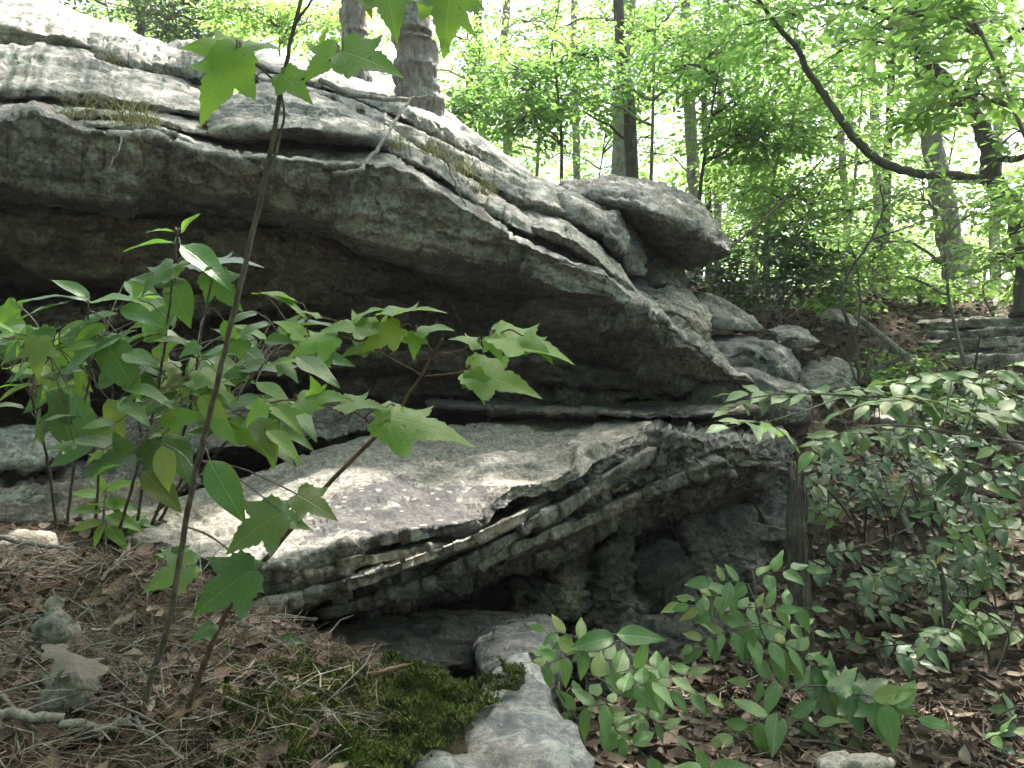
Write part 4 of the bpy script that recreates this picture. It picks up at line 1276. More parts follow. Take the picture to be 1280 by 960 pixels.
# dark twisted tree with a long sweeping limb
lim = [W3(1240, 226, 8.3), W3(1195, 220, 8.2), W3(1150, 217, 8.1), W3(1110, 206, 8.0), W3(1080, 186, 8.0), W3(1055, 155, 7.9), W3(1035, 126, 7.9), W3(1010, 90, 7.8), W3(996, 60, 7.8), W3(960, 18, 7.7), W3(930, -30, 7.6)]
lim2 = [W3(1232, 190, 8.3), W3(1258, 200, 8.1), W3(1290, 190, 8.0), W3(1330, 150, 7.9)]
lim3 = [W3(1205, 128, 8.3), W3(1220, 90, 8.1), W3(1260, 50, 7.9), W3(1300, 20, 7.8)]
lim4 = [W3(1170, 90, 8.3), W3(1130, 60, 8.2), W3(1080, 48, 8.1), W3(1030, 30, 8.0)]
tree('crooked_tree', [W3(1285, 395, 8.5), W3(1282, 320, 8.5), W3(1268, 262, 8.4), W3(1240, 226, 8.3), W3(1236, 185, 8.3), W3(1215, 140, 8.3), W3(1180, 100, 8.3), W3(1150, 60, 8.2), W3(1120, -10, 8.1), (3.8, 8.1, 7.5), (3.5, 8.2, 9)],
     [0.13, 0.11, 0.10, 0.10, 0.085, 0.075, 0.07, 0.06, 0.05, 0.04, 0.02], MAT['bark_dark'],
     [((3.0, 6.3, 9.2), (1.2, 1.2, 0.6), 1700), ((2.4, 7.3, 8.9), (1.6, 1.5, 0.8), 2400), ((4.2, 7.2, 9.0), (1.6, 1.5, 0.8), 2200), ((2.9, 8.9, 9.1), (1.5, 1.4, 0.7), 1600), (W3(1060, 60, 8.0), (0.9, 0.8, 0.5), 700), (W3(960, 30, 7.7), (0.6, 0.6, 0.35), 420), (W3(1250, 60, 7.9), (0.8, 0.8, 0.5), 700), (W3(1290, 160, 7.9), (0.5, 0.6, 0.35), 380)],  # first leaf clump is out of view, added to block sun below
     0.12, MAT['leaf_sun'], 'dark crooked tree with one long bare limb sweeping sideways', seed=6, limbs=[(lim, [0.052, 0.046, 0.043, 0.040, 0.038, 0.034, 0.030, 0.022, 0.012]), (lim2, [0.04, 0.03, 0.02]), (lim3, [0.045, 0.03, 0.015]), (lim4, [0.03, 0.02, 0.01])], n=12)

# slender trunks
SL = [  # u base, v base, distance, points (u,v) upward, radius m, bark, label
    (792, 228, 11.0, [(788, 150), (778, 80), (772, 0)], 0.085, 'bark_dark', 'dark slender trunk of the close pair rising behind the capstone'),
    (772, 232, 13.5, [(776, 140), (783, 60), (786, 0)], 0.13, 'bark_grey', 'paler thicker trunk of the close pair rising behind the capstone'),
    (584, 195, 13.0, [(586, 120), (590, 80), (598, 30)], 0.06, 'bark_dark', 'thin dark trunk seen past the shaggy tree'),
    (605, 205, 14.0, [(603, 130), (600, 70), (598, 0)], 0.085, 'bark_grey', 'pale trunk beyond the thin dark trunk past the shaggy tree'),
    (636, 222, 15.0, [(634, 150), (630, 90), (632, 20)], 0.085, 'bark_grey', 'straight pale trunk above the skyline lobe of rock'),
    (868, 330, 14.0, [(868, 260), (866, 200), (862, 120), (856, 20)], 0.11, 'bark_grey', 'thicker one of three trunks beyond the tip of the capstone'),
    (886, 335, 13.5, [(886, 260), (884, 205), (880, 120), (884, 20)], 0.055, 'bark_dark', 'thin middle one of three trunks beyond the tip of the capstone'),
    (897, 338, 14.5, [(897, 260), (898, 200), (902, 100), (908, 10)], 0.065, 'bark_grey', 'thin outer one of three trunks beyond the tip of the capstone'),
    (1108, 375, 12.5, [(1108, 290), (1110, 200), (1114, 100), (1118, 0)], 0.062, 'bark_dark', 'slim straight trunk rising through the bright leaves in front of the leaning grey tree'),
    (1098, 370, 16.0, [(1098, 280), (1095, 180), (1090, 80), (1092, 0)], 0.09, 'bark_grey', 'faint pale trunk far behind the slim straight trunk'),
    (1060, 372, 18.0, [(1058, 280), (1052, 180), (1050, 80), (1054, 0)], 0.08, 'bark_grey', 'faint distant trunk behind the sweeping limb'),
    (942, 368, 18.0, [(944, 280), (940, 180), (944, 80), (940, 0)], 0.07, 'bark_grey', 'faint distant trunk between the capstone and the sweeping limb'),
    (722, 240, 17.0, [(720, 150), (716, 80), (718, 0)], 0.08, 'bark_grey', 'faint distant trunk above the rounded rock lobes'),
    (1245, 372, 15.0, [(1243, 300), (1246, 200), (1250, 100), (1240, 0)], 0.09, 'bark_grey', 'distant trunk seen beyond the crooked tree'),
    (268, 55, 12.0, [(264, 28), (262, 0)], 0.05, 'bark_dark', 'thin dark stem behind the topmost rocks above the hanging maple leaf'),
    (178, 50, 11.0, [(176, 20), (172, 0)], 0.05, 'bark_dark', 'thin dark stem behind the short block split by the grassy crack'),
]
for i, (u, v, d, up, r, bk, lab) in enumerate(SL):
    rnd = random.Random(100 + i)
    pts = [W3(u, v, d)] + [W3(a, b, d) for a, b in up]
    x, y, z = pts[0]
    pts[0] = (x, y, min(z, gz(x, y) - 0.05))
    top = Vector(pts[-1])
    pts.append((top.x + rnd.uniform(-.3, .3), top.y, top.z + 2.5))
    pts.append((top.x + rnd.uniform(-.5, .5), top.y, top.z + 4.5))
    bl = []
    for _ in range(4):
        bl.append(((top.x + rnd.uniform(-1.5, 1.5), top.y + rnd.uniform(-0.8, 1.6), top.z + rnd.uniform(-1.6, 3.0)), (1.3, 1.2, 0.6), 560))
    tree('slender_tree', pts, [r * 1.05, r, r * 0.95, r * 0.85, r * 0.7, r * 0.4], MAT[bk], bl, 0.13, MAT['leaf_sun'], lab, group=TG, seed=40 + i, n=9, clump=0.8, simple=True)

# understory: leafy saplings in the light
SAP = [  # u, v of the middle of its foliage, distance, half width px, half height px, leaves, leaf size, material, label
    (1215, 70, 5.6, 120, 95, 760, 0.115, 'leaf_pale', 'broad leaved sapling hanging large bright leaves near the crooked tree'),
    (1300, 285, 6.4, 60, 60, 420, 0.10, 'leaf_pale', 'bright sapling half covering the base of the crooked tree'),
    (1180, 300, 7.6, 120, 60, 1000, 0.085, 'leaf_pale', 'yellow green sapling in front of the leaning grey tree'),
    (1040, 260, 9.0, 130, 75, 1700, 0.085, 'leaf_pale', 'sunlit yellow green sapling below the sweeping limb'),
    (1000, 140, 9.5, 120, 80, 1700, 0.095, 'leaf_pale', 'bright sapling crossed by the sweeping limb'),
    (900, 130, 8.6, 95, 85, 1500, 0.10, 'leaf_sun', 'broad leaved sapling above the capstone'),
    (820, 60, 10.0, 110, 70, 1600, 0.10, 'leaf_sun', 'leafy sapling round the pair of trunks behind the capstone'),
    (690, 110, 9.0, 75, 100, 1500, 0.10, 'leaf_sun', 'leafy sapling above the rounded rock lobes'),
    (700, 30, 12.0, 130, 60, 1600, 0.11, 'leaf_pale', 'tall pale sapling high above the rounded rock lobes'),
    (600, 90, 10.0, 50, 70, 900, 0.10, 'leaf_sun', 'sapling beside the shaggy trunk over the skyline'),
    (350, 30, 9.0, 90, 42, 1300, 0.09, 'leaf_pale', 'bright sapling behind the row of pale top blocks'),
    (240, 15, 10.5, 80, 35, 900, 0.09, 'leaf_dark', 'dark leaved sapling behind the short split block'),
    (130, 10, 11.0, 110, 30, 900, 0.09, 'leaf_dark', 'dark leaved sapling above the topmost rounded rock'),
    (960, 250, 12.0, 90, 70, 1700, 0.085, 'leaf_pale', 'pale sapling beyond the tip of the capstone'),
    (1080, 130, 13.0, 120, 90, 2000, 0.10, 'leaf_pale', 'sunlit tree crown behind the slim straight trunk'),
    (1200, 180, 14.0, 120, 90, 1900, 0.10, 'leaf_pale', 'sunlit tree crown behind the leaning grey tree'),
    (880, 230, 16.0, 110, 80, 1700, 0.10, 'leaf_pale', 'hazy sunlit crown low behind the three trunks'),
    (1020, 320, 15.0, 190, 45, 2200, 0.10, 'leaf_pale', 'low sunlit thicket sapling at the head of the gully'),
    (1190, 330, 16.0, 160, 40, 1900, 0.10, 'leaf_pale', 'low sunlit thicket sapling behind the far slabs'),
    (760, 180, 16.0, 120, 60, 1500, 0.11, 'leaf_sun', 'sapling far behind the rock lobes'),
    (950, 60, 17.0, 170, 80, 1900, 0.13, 'leaf_sun', 'distant crown high between the pair of trunks and the sweeping limb'),
    (1120, 20, 16.0, 160, 60, 1600, 0.13, 'leaf_sun', 'distant crown high behind the crooked tree'),
    (640, 160, 20.0, 130, 70, 1300, 0.13, 'leaf_sun', 'distant crown behind the shaggy trunk'),
    (300, 20, 16.0, 260, 40, 1600, 0.13, 'leaf_pale', 'distant crown along the skyline of the outcrop'),
    (985, 335, 7.6, 60, 62, 900, 0.085, 'leaf_dark', 'dense dark green bush growing beyond the capstone'),
    (925, 345, 8.0, 40, 36, 420, 0.075, 'leaf_dark', 'small dark green bush under the tip of the capstone'),
    (1110, 468, 6.7, 55, 24, 420, 0.07, 'leaf_sun', 'low green bush between the bare shrub and the long fallen branch'),
    (1225, 488, 6.3, 62, 26, 480, 0.07, 'leaf_sun', 'low green bush under the thick bottom stone of the far ledge'),
    (1165, 372, 9.4, 60, 26, 520, 0.075, 'leaf_pale', 'low bright bush in front of the jumbled slabs on the far slope'),
    (1045, 372, 8.8, 46, 26, 420, 0.075, 'leaf_sun', 'low green bush behind the pale stone on the slope'),
    (1240, 340, 9.0, 70, 35, 700, 0.08, 'leaf_pale', 'low yellow green bush above the layered ledge'),
    (1090, 335, 9.5, 70, 40, 800, 0.08, 'leaf_pale', 'low bright bush behind the bare shrub'),
]
for i, (u, v, d, hw, hh, n, sz, m, lab) in enumerate(SAP):
    rnd = random.Random(300 + i)
    c = P(u, v, d)
    wx, wz = hw * d / F, hh * d / F
    bx, by = c[0] + rnd.uniform(-.4, .4) * wx, d + rnd.uniform(0, 0.4)
    if i < 2:
        bx = c[0] + 1.1
    bz = gz(bx, by) - 0.05
    nb = 7 if n > 900 else 5
    bl = []
    for j in range(nb):
        q = (c[0] + rnd.uniform(-1, 1) * wx * 0.75, d + rnd.uniform(-.6, .9) * min(wx, 1.2), c[2] + rnd.uniform(-1, 1) * wz * 0.75)
        bl.append((q, (wx * 0.5, min(wx, 1.4) * 0.5, wz * 0.32 + 0.08), int(n * 1.75) // nb))
    topz = max(c[2] + wz * 0.6, bz + 0.5)
    mid = (bx * .6 + c[0] * .4 + rnd.uniform(-.1, .1), by, bz + (topz - bz) * .5)
    r0 = 0.012 + 0.006 * (topz - bz)
    tree('leafy_sapling' if 'bush' not in lab else 'leafy_bush', [(bx, by, bz), mid, (c[0], d, topz)], [r0, r0 * 0.7, r0 * 0.25], MAT['bark_dark' if i % 2 else 'bark_grey'], bl, sz, MAT[m], lab,
         cat='bush' if 'bush' in lab else 'sapling', group='leafy understory behind the outcrop', seed=70 + i, n=6, clump=1.1 if d > 11 else 0)

# unseen trees added round the viewer to keep the open sky off the rocks
for i, (x, y, h, r, lab) in enumerate(((5.6, 2.6, 10.5, 0.16, 'tall oak added for shade beside the gully out of the picture to the east'), (-4.6, 0.6, 10, 0.15, 'unseen tall oak added for shade on the mound beyond the leafy shrub'),
                                       (0.8, -3.8, 9.5, 0.15, 'unseen tall oak added for shade behind the footpath stone'), (-3.4, -4.6, 9, 0.14, 'unseen tall oak added for shade further down the footpath'), (4.6, -3.6, 9, 0.14, 'unseen tall oak added for shade at the lower end of the gully'))):
    rnd = random.Random(900 + i)
    z0 = gz(x, y) - 0.1
    bl = []
    spots = {0: [(3.2, 4.6, 9.6), (4.6, 3.6, 9.0), (2.2, 5.2, 9.4), (5.6, 5.0, 8.8), (6.4, 2.8, 8.4), (3.6, 2.4, 9.2), (5.8, 1.2, 8.2), (6.6, 3.6, 6.0)],
             1: [(-4.6, 1.6, 8.6), (-3.4, 0.4, 8.8), (-5.4, -0.6, 7.6), (-5.6, 1.8, 6.6), (-2.6, 1.8, 9.2), (-4.9, 0.2, 5.2), (-5.4, 2.6, 4.6)]}.get(i)
    if spots is None:
        spots = [(x + rnd.uniform(-2, 2), y + rnd.uniform(-1.6, 1.4), z0 + rnd.uniform(3.2, 9)) for _ in range(9)]
    for q in spots:
        bl.append((q, (1.5, 1.4, 0.9), 1300))
    tree('shade_oak_tree', [(x, y, z0), (x + .1, y, z0 + 3), (x - .1, y + .1, z0 + 6), (x, y, z0 + h)], [r, r * .9, r * .7, r * .25], MAT['bark_grey'], bl, 0.16, MAT['leaf_sun'], lab, seed=120 + i, simple=True)

# the wood further back and all round, one mass of leaves
rngw = np.random.default_rng(77)
fb = []
for i in range(600):
    d = 18 + 26 * rngw.random() ** 1.3
    u = rngw.uniform(-250, 1550)
    x = (u - 640) / F * d
    zg = gz(x, d)
    fb.append(((x, d, zg + abs(rngw.normal(0, 0.23)) * d * 0.6 + 0.3), (2.2, 1.6, 1.2), 290))
V, Q, _tw = leaf_cloud(fb, 0.24, 991, gap=False, clump=0.45, simple=True)
tag(mesh_obj('forest', V, Q, MAT['leaf_pale'], smooth=False), 'hazy mass of sunlit leaves of the wood beyond the outcrop', 'forest', kind='stuff')
fb = []  # unseen leaf mass behind the viewer, added to cut light on rock fronts
for i in range(170):
    an = rngw.uniform(math.radians(140), math.radians(400))
    d = rngw.uniform(6.5, 15)
    x, y = math.cos(an) * d, math.sin(an) * d
    if y > 1.5 and abs(x) < 0.75 * y + 2.5:
        continue
    fb.append(((x, y, gz(x, y) + rngw.uniform(0.3, 0.85 * d)), (1.9, 1.9, 1.1), 620))
V, Q, _tw = leaf_cloud(fb, 0.26, 992, gap=True, simple=True)
tag(mesh_obj('forest', V, Q, MAT['leaf_sun'], smooth=False), 'unseen leafy wood added for shade round the footpath', 'forest', kind='stuff')

# ------------------------------------------------------------------ leaf meshes for the near plants
MAPLE_HALF = [(0.0, 0.0), (0.07, -0.05), (0.17, -0.085), (0.26, -0.07), (0.30, -0.02), (0.38, 0.0), (0.36, 0.07), (0.42, 0.13), (0.39, 0.18), (0.47, 0.27), (0.52, 0.34), (0.60, 0.47),
              (0.50, 0.45), (0.45, 0.475), (0.40, 0.46), (0.34, 0.475), (0.29, 0.45), (0.235, 0.455), (0.27, 0.52), (0.265, 0.58), (0.225, 0.60), (0.225, 0.68), (0.175, 0.71), (0.16, 0.79), (0.11, 0.83), (0.075, 0.92), (0.0, 1.06)]
OAK_HALF = [(0.0, 0.0), (0.05, 0.05), (0.07, 0.14), (0.16, 0.17), (0.19, 0.23), (0.11, 0.28), (0.10, 0.34), (0.26, 0.38), (0.31, 0.46), (0.18, 0.50), (0.13, 0.56), (0.28, 0.62), (0.30, 0.70), (0.17, 0.72), (0.14, 0.79), (0.20, 0.86), (0.12, 0.93), (0.0, 1.0)]


def outline_leaf(name, half, fold, droop, curl, mat, cuts=1, twist=0.0, waves=0.0):
    bm = bmesh.new()
    uvl = bm.loops.layers.uv.new('UVMap')
    ys = [0.0, 0.15, 0.3, 0.45, 0.6, 0.75, 0.9]
    for s in (1, -1):
        poly = [(s * x, y) for x, y in half] + [(0.0, y) for y in reversed(ys) if 0 < y < half[-1][1]]
        tris = tessellate_polygon([[Vector((x, y, 0)) for x, y in poly]])
        vs = [bm.verts.new((x, y, 0)) for x, y in poly]
        for t in tris:
            try:
                bm.faces.new([vs[i] for i in t])
            except ValueError:
                pass
    bmesh.ops.remove_doubles(bm, verts=bm.verts, dist=1e-4)
    if cuts:
        bmesh.ops.subdivide_edges(bm, edges=[e for e in bm.edges if e.calc_length() > 0.16], cuts=cuts, use_grid_fill=False)
        bmesh.ops.triangulate(bm, faces=bm.faces)
    bmesh.ops.recalc_face_normals(bm, faces=bm.faces)
    if sum(f.normal.z * f.calc_area() for f in bm.faces) < 0:
        bmesh.ops.reverse_faces(bm, faces=bm.faces)
    for f in bm.faces:
        f.smooth = True
        for l in f.loops:
            l[uvl].uv = (l.vert.co.x, l.vert.co.y)
    for v in bm.verts:
        x, y = v.co.x, v.co.y
        z = abs(x) * fold - droop * y * y - curl * x * x + waves * math.sin(9 * y + 5 * abs(x)) * abs(x) + twist * x * y
        v.co.z = z
    me = bpy.data.meshes.new(name)
    bm.to_mesh(me)
    bm.free()
    me.materials.append(mat)
    return me


def ovate_leaf(name, wid, fold, droop, curl, mat, rows=9, waves=0.10, shape=0.42):
    V, Fc, UV = [], [], []
    for i in range(rows + 1):
        t = i / rows
        w = wid * (math.sin(math.pi * t ** (0.75 if shape < 0.45 else 1.0)) ** 0.85) * (1 - 0.35 * t * t) if 0 < t < 1 else 0.0
        for j in (-2, -1, 0, 1, 2):
            x = w * j / 2
            z = abs(x) * fold - droop * t * t - curl * x * x + waves * math.sin(10 * t + j) * abs(j) / 2 * wid
            V.append((x, t, z))
    for i in range(rows):
        for j in range(4):
            a = i * 5 + j
            Fc.append((a, a + 1, a + 6, a + 5))
    me = bpy.data.meshes.new(name)
    me.from_pydata(V, [], Fc)
    uv = me.uv_layers.new(name='UVMap')
    for lp in me.loops:
        x, y, _z = V[lp.vertex_index]
        uv.data[lp.index].uv = (x, y)
    for p in me.polygons:
        p.use_smooth = True
    me.materials.append(mat)
    return me


MAT['near_maple'] = leaf_material('leaf_maple', (0.075, 0.165, 0.032), (0.135, 0.255, 0.045), (0.28, 0.50, 0.06), 0.46, 0.38, 'object', 0.45, True)
MAT['near_dark'] = leaf_material('leaf_shrub', (0.034, 0.085, 0.030), (0.085, 0.175, 0.048), (0.17, 0.36, 0.055), 0.32, 0.28, 'object', 0.6, True)
MAT['near_soft'] = leaf_material('leaf_soft', (0.075, 0.155, 0.055), (0.135, 0.245, 0.08), (0.22, 0.40, 0.09), 0.36, 0.45, 'object', 0.45, True)
MAT['near_deep'] = leaf_material('leaf_deep', (0.045, 0.09, 0.045), (0.095, 0.165, 0.08), (0.10, 0.20, 0.06), 0.25, 0.42, 'object', 0.5, True)
MAT['stem'] = bark_material('stem_bark', (0.09, 0.075, 0.062), (0.21, 0.185, 0.16), 3.0, lich=0.3)
MAT['stem_red'] = bark_material('stem_reddish', (0.10, 0.06, 0.045), (0.22, 0.14, 0.10), 3.0, lich=0.0)
MAT['stick'] = bark_material('dead_stick', (0.12, 0.105, 0.09), (0.32, 0.30, 0.27), 2.0, lich=0.25)

LEAFM = {
    'maple': [outline_leaf('maple_leaf', MAPLE_HALF, 0.14, 0.22, 0.16, MAT['near_maple'], 1, 0.12, 0.12), outline_leaf('maple_leaf', MAPLE_HALF, 0.05, 0.36, 0.30, MAT['near_maple'], 1, -0.16, 0.14), outline_leaf('maple_leaf', MAPLE_HALF, -0.10, 0.30, 0.25, MAT['near_maple'], 1, 0.16, 0.12)],
    'dmaple': [outline_leaf('maple_leaf', MAPLE_HALF, 0.10, 0.28, 0.2, MAT['near_dark'], 1, 0.12, 0.12), outline_leaf('maple_leaf', MAPLE_HALF, -0.08, 0.36, 0.3, MAT['near_dark'], 1, -0.15, 0.12)],
    'ovate': [ovate_leaf('ovate_leaf', 0.25, 0.20, 0.14, 0.2, MAT['near_dark']), ovate_leaf('ovate_leaf', 0.22, 0.35, 0.26, 0.1, MAT['near_dark']), ovate_leaf('ovate_leaf', 0.28, 0.08, 0.32, 0.5, MAT['near_dark'])],
    'soft': [ovate_leaf('soft_leaf', 0.23, 0.18, 0.14, 0.2, MAT['near_soft']), ovate_leaf('soft_leaf', 0.26, 0.28, 0.24, 0.1, MAT['near_soft']), ovate_leaf('soft_leaf', 0.20, 0.1, 0.2, 0.5, MAT['near_soft'])],
    'deep': [ovate_leaf('deep_leaf', 0.24, 0.2, 0.14, 0.2, MAT['near_deep'], 6), ovate_leaf('deep_leaf', 0.28, 0.3, 0.26, 0.1, MAT['near_deep'], 6)],
    'bright': [ovate_leaf('soft_leaf', 0.24, 0.18, 0.18, 0.2, MAT['near_maple']), ovate_leaf('soft_leaf', 0.21, 0.3, 0.28, 0.1, MAT['near_maple'])],
}


class Plant:
    def __init__(self, name, base, label, cat, group=None, stem='stem', seed=1):
        self.root = empty(name, base, label, cat, group)
        self.rnd = random.Random(seed)
        self.stem = MAT[stem]
        self.pts = []
        self.tw = Geo()
        self.seed = seed

    def add_stem(self, pts, r0, r1, name='stem', amp=0.0012):
        w = wiggle(pts, 7, amp, self.seed + len(self.pts))
        G = Geo()
        G.tube(w, np.linspace(r0, r1, len(w)), 8)
        G.build(name, self.stem, self.root)
        self.pts += w

    def twig(self, a, b, r=0.0016, sag=0.0):
        a, b = Vector(a), Vector(b)
        m = (a + b) / 2 + Vector((0, 0, sag))
        self.tw.tube(wiggle([a, m, b], 3, 0.001, self.seed), r, 5, cap=False)

    def near(self, p):
        p = Vector(p)
        return min(self.pts, key=lambda q: (q - p).length)

    def leaf(self, kind, base, T, N, size, attach=True, r=0.0014):
        base = Vector(base)
        X, Y, Z = orient(np.array([T], float), np.array([N], float))
        me = self.rnd.choice(LEAFM[kind])
        o = bpy.data.objects.new('leaf', me)
        COL.objects.link(o)
        o.parent = self.root
        M = Matrix((X[0], Y[0], Z[0])).transposed()
        o.location = base - self.root.location
        o.rotation_euler = M.to_euler()
        s = size * self.rnd.uniform(0.93, 1.07)
        o.scale = (s * self.rnd.uniform(0.92, 1.08) * (0.84 if 'maple' in kind else 1.0), s, s)
        if attach:
            self.twig(self.near(base), base, r, 0.01)
        return o

    def pix(self, kind, u0, v0, u1, v1, d, face=0.55, dz=0.0, roll=0.0, attach=True, d1=None):
        """a leaf from its base pixel to its tip pixel; face 0 = seen edge-on from below the horizon, 1 = facing the viewer"""
        a, b = PV(u0, v0, d), PV(u1, v1, d1 if d1 else d - 0.03)
        T = b - a
        N = Vector((roll, -face, 1.0 - face + 0.05))
        return self.leaf(kind, a, T, N, T.length * (0.86 if 'maple' in kind else 1.0), attach)

    def spray(self, kind, u, v, d, ang, n, size, depth=0.0, face=0.35, spread=0.9, attach=True, taper=True, span=1.0):
        """a twig with n alternate leaves starting at a pixel, heading ang degrees in the picture"""
        rnd = self.rnd
        p0 = PV(u, v, d)
        a = math.radians(ang)
        D = Vector((math.cos(a), depth, math.sin(a))).normalized()
        N0 = Vector((rnd.uniform(-.2, .2), -face, 1 - face)).normalized()
        S = D.cross(N0).normalized()
        N = S.cross(D).normalized()
        if N.z < 0:
            N = -N
        L = size * 0.42 * n * 0.62 * span
        end = p0 + D * L + Vector((0, 0, -0.08 * L))
        if attach and self.pts:
            self.twig(self.near(p0), p0, 0.0022, 0.01)
        self.tw.tube(wiggle([p0, p0 + D * L * 0.5 + Vector((0, 0, 0.02 * L)), end], 4, 0.002, self.seed), np.linspace(0.0022, 0.0012, 9), 5, cap=False)
        for j in range(n):
            t = (j + 0.35) / n
            q = p0 + D * (L * t) + Vector((0, 0, -0.08 * L * t * t + 0.02 * L * math.sin(math.pi * t)))
            if j == n - 1:
                T = D.copy(); q = end
            else:
                T = D * 0.5 + S * (1 if j % 2 else -1) * spread
            T = T + Vector((rnd.gauss(0, .18), rnd.gauss(0, .18), rnd.gauss(-0.10, .16)))
            Nn = N + Vector((rnd.gauss(0, .24), rnd.gauss(0, .24), rnd.gauss(0, .15)))
            sz = size * rnd.uniform(0.7, 1.1) * (0.75 + 0.25 * math.sin(math.pi * min(1, t + 0.25)) if taper else 1)
            self.leaf(kind, q, T, Nn, sz, attach=False)

    def done(self):
        if self.tw.v:
            tag(self.tw.build('twigs', self.stem, self.root), kind='stuff')


# --- tall maple sapling in front of the ledge
A = Plant('maple_sapling', PV(172, 945, 1.52), 'slim maple sapling with a long bare stem and big leaves hanging at its top', 'sapling', seed=5)
A.add_stem([PV(168, 965, 1.52), PV(186, 860, 1.50), PV(215, 760, 1.45), PV(238, 620, 1.40), PV(262, 520, 1.34), PV(290, 400, 1.26), PV(318, 280, 1.2), PV(338, 190, 1.17), PV(352, 108, 1.15), PV(366, 40, 1.13), PV(384, -30, 1.12)], 0.0060, 0.0024)
A.add_stem([PV(322, 240, 1.19), PV(345, 190, 1.17), PV(354, 150, 1.16), PV(352, 108, 1.15)], 0.0026, 0.0014, 'branch')
A.add_stem([PV(366, 40, 1.13), PV(376, 20, 1.12), PV(396, -6, 1.11)], 0.0022, 0.0014, 'branch')
A.add_stem([PV(352, 108, 1.15), PV(322, 82, 1.12), PV(296, 60, 1.1)], 0.0016, 0.0012, 'branch')
A.add_stem([PV(352, 110, 1.15), PV(390, 92, 1.13), PV(430, 62, 1.1)], 0.0016, 0.0012, 'branch')
for a in (('maple', 296, 60, 232, 152, 1.10, 0.9), ('maple', 300, 62, 222, 44, 1.12, 0.75), ('maple', 300, 58, 352, 44, 1.14, 0.6), ('maple', 428, 64, 506, 84, 1.09, 0.75), ('maple', 424, 62, 372, 98, 1.12, 0.85),
          ('maple', 400, 70, 398, 34, 1.15, 0.6), ('maple', 352, 92, 388, 124, 1.14, 0.9)):
    A.pix(*a)
A.add_stem([PV(384, -30, 1.12), PV(430, -45, 1.12), PV(490, -48, 1.12), PV(565, -52, 1.12)], 0.0022, 0.0014, 'branch')
for a in (('maple', 484, -22, 494, 44, 1.12, 0.9), ('maple', 566, -30, 552, 66, 1.11, 0.9), ('maple', 530, -28, 596, 30, 1.13, 0.85), ('maple', 450, -30, 462, 14, 1.13, 0.9)):
    A.pix(*a)
# leaves lower on the stem
for a in (('ovate', 262, 575, 302, 648, 1.36, 0.7), ('dmaple', 352, 640, 262, 692, 1.34, 0.65), ('dmaple', 330, 640, 392, 656, 1.38, 0.6), ('dmaple', 316, 712, 226, 768, 1.36, 0.7), ('dmaple', 300, 700, 330, 744, 1.38, 0.7),
          ('dmaple', 244, 706, 158, 736, 1.5, 0.55), ('dmaple', 372, 618, 424, 646, 1.4, 0.6), ('ovate', 205, 556, 208, 616, 1.40, 0.85), ('dmaple', 268, 780, 232, 800, 1.45, 0.6)):
    A.pix(*a)
A.done()

# --- maple branch reaching over the slab
Bp = Plant('maple_sapling', PV(235, 950, 1.55), 'forked maple sapling leaning out over the lichen slab with pointed lobed leaves', 'sapling', seed=8, stem='stem_red')
Bp.add_stem([PV(205, 975, 1.55), PV(245, 860, 1.52), PV(285, 760, 1.48), PV(340, 690, 1.46), PV(410, 606, 1.44), PV(474, 541, 1.42), PV(512, 492, 1.4), PV(540, 446, 1.38), PV(553, 424, 1.36)], 0.0062, 0.0020)
Bp.add_stem([PV(474, 541, 1.42), PV(455, 522, 1.4), PV(425, 508, 1.38), PV(375, 500, 1.34), PV(320, 505, 1.3)], 0.002, 0.0014, 'branch')
Bp.add_stem([PV(528, 470, 1.39), PV(490, 448, 1.36), PV(462, 434, 1.33)], 0.0016, 0.0012, 'branch')
Bp.add_stem([PV(530, 471, 1.39), PV(560, 468, 1.37), PV(585, 464, 1.35)], 0.0015, 0.0012, 'branch')
Bp.add_stem([PV(544, 446, 1.38), PV(580, 436, 1.35), PV(618, 420, 1.32)], 0.0015, 0.0012, 'branch')
Bp.add_stem([PV(543, 446, 1.38), PV(530, 425, 1.36), PV(520, 416, 1.34)], 0.0015, 0.0012, 'branch')
for a in (('maple', 585, 464, 690, 486, 1.34, 0.55), ('maple', 590, 464, 606, 504, 1.33, 0.8), ('maple', 618, 420, 726, 436, 1.31, 0.4), ('maple', 612, 421, 628, 448, 1.3, 0.75), ('maple', 600, 430, 565, 412, 1.33, 0.5), ('maple', 655, 420, 700, 446, 1.3, 0.5),
          ('maple', 520, 416, 516, 448, 1.33, 0.8), ('maple', 520, 414, 562, 396, 1.34, 0.35), ('maple', 480, 392, 562, 372, 1.32, 0.25), ('maple', 500, 410, 440, 438, 1.3, 0.6), ('maple', 462, 434, 424, 440, 1.3, 0.55), ('maple', 470, 430, 476, 380, 1.36, 0.4),
          ('maple', 474, 520, 596, 530, 1.36, 0.45), ('maple', 480, 512, 470, 536, 1.36, 0.8), ('maple', 425, 505, 490, 500, 1.36, 0.4), ('maple', 400, 500, 392, 470, 1.34, 0.5), ('maple', 372, 500, 440, 478, 1.33, 0.4), ('maple', 330, 503, 300, 532, 1.28, 0.65),
          ('maple', 470, 410, 395, 400, 1.3, 0.45), ('maple', 440, 400, 470, 372, 1.32, 0.35), ('maple', 420, 420, 350, 435, 1.28, 0.55), ('maple', 400, 395, 372, 380, 1.34, 0.4), ('maple', 380, 420, 345, 395, 1.32, 0.5)):
    Bp.pix(*a)
Bp.done()

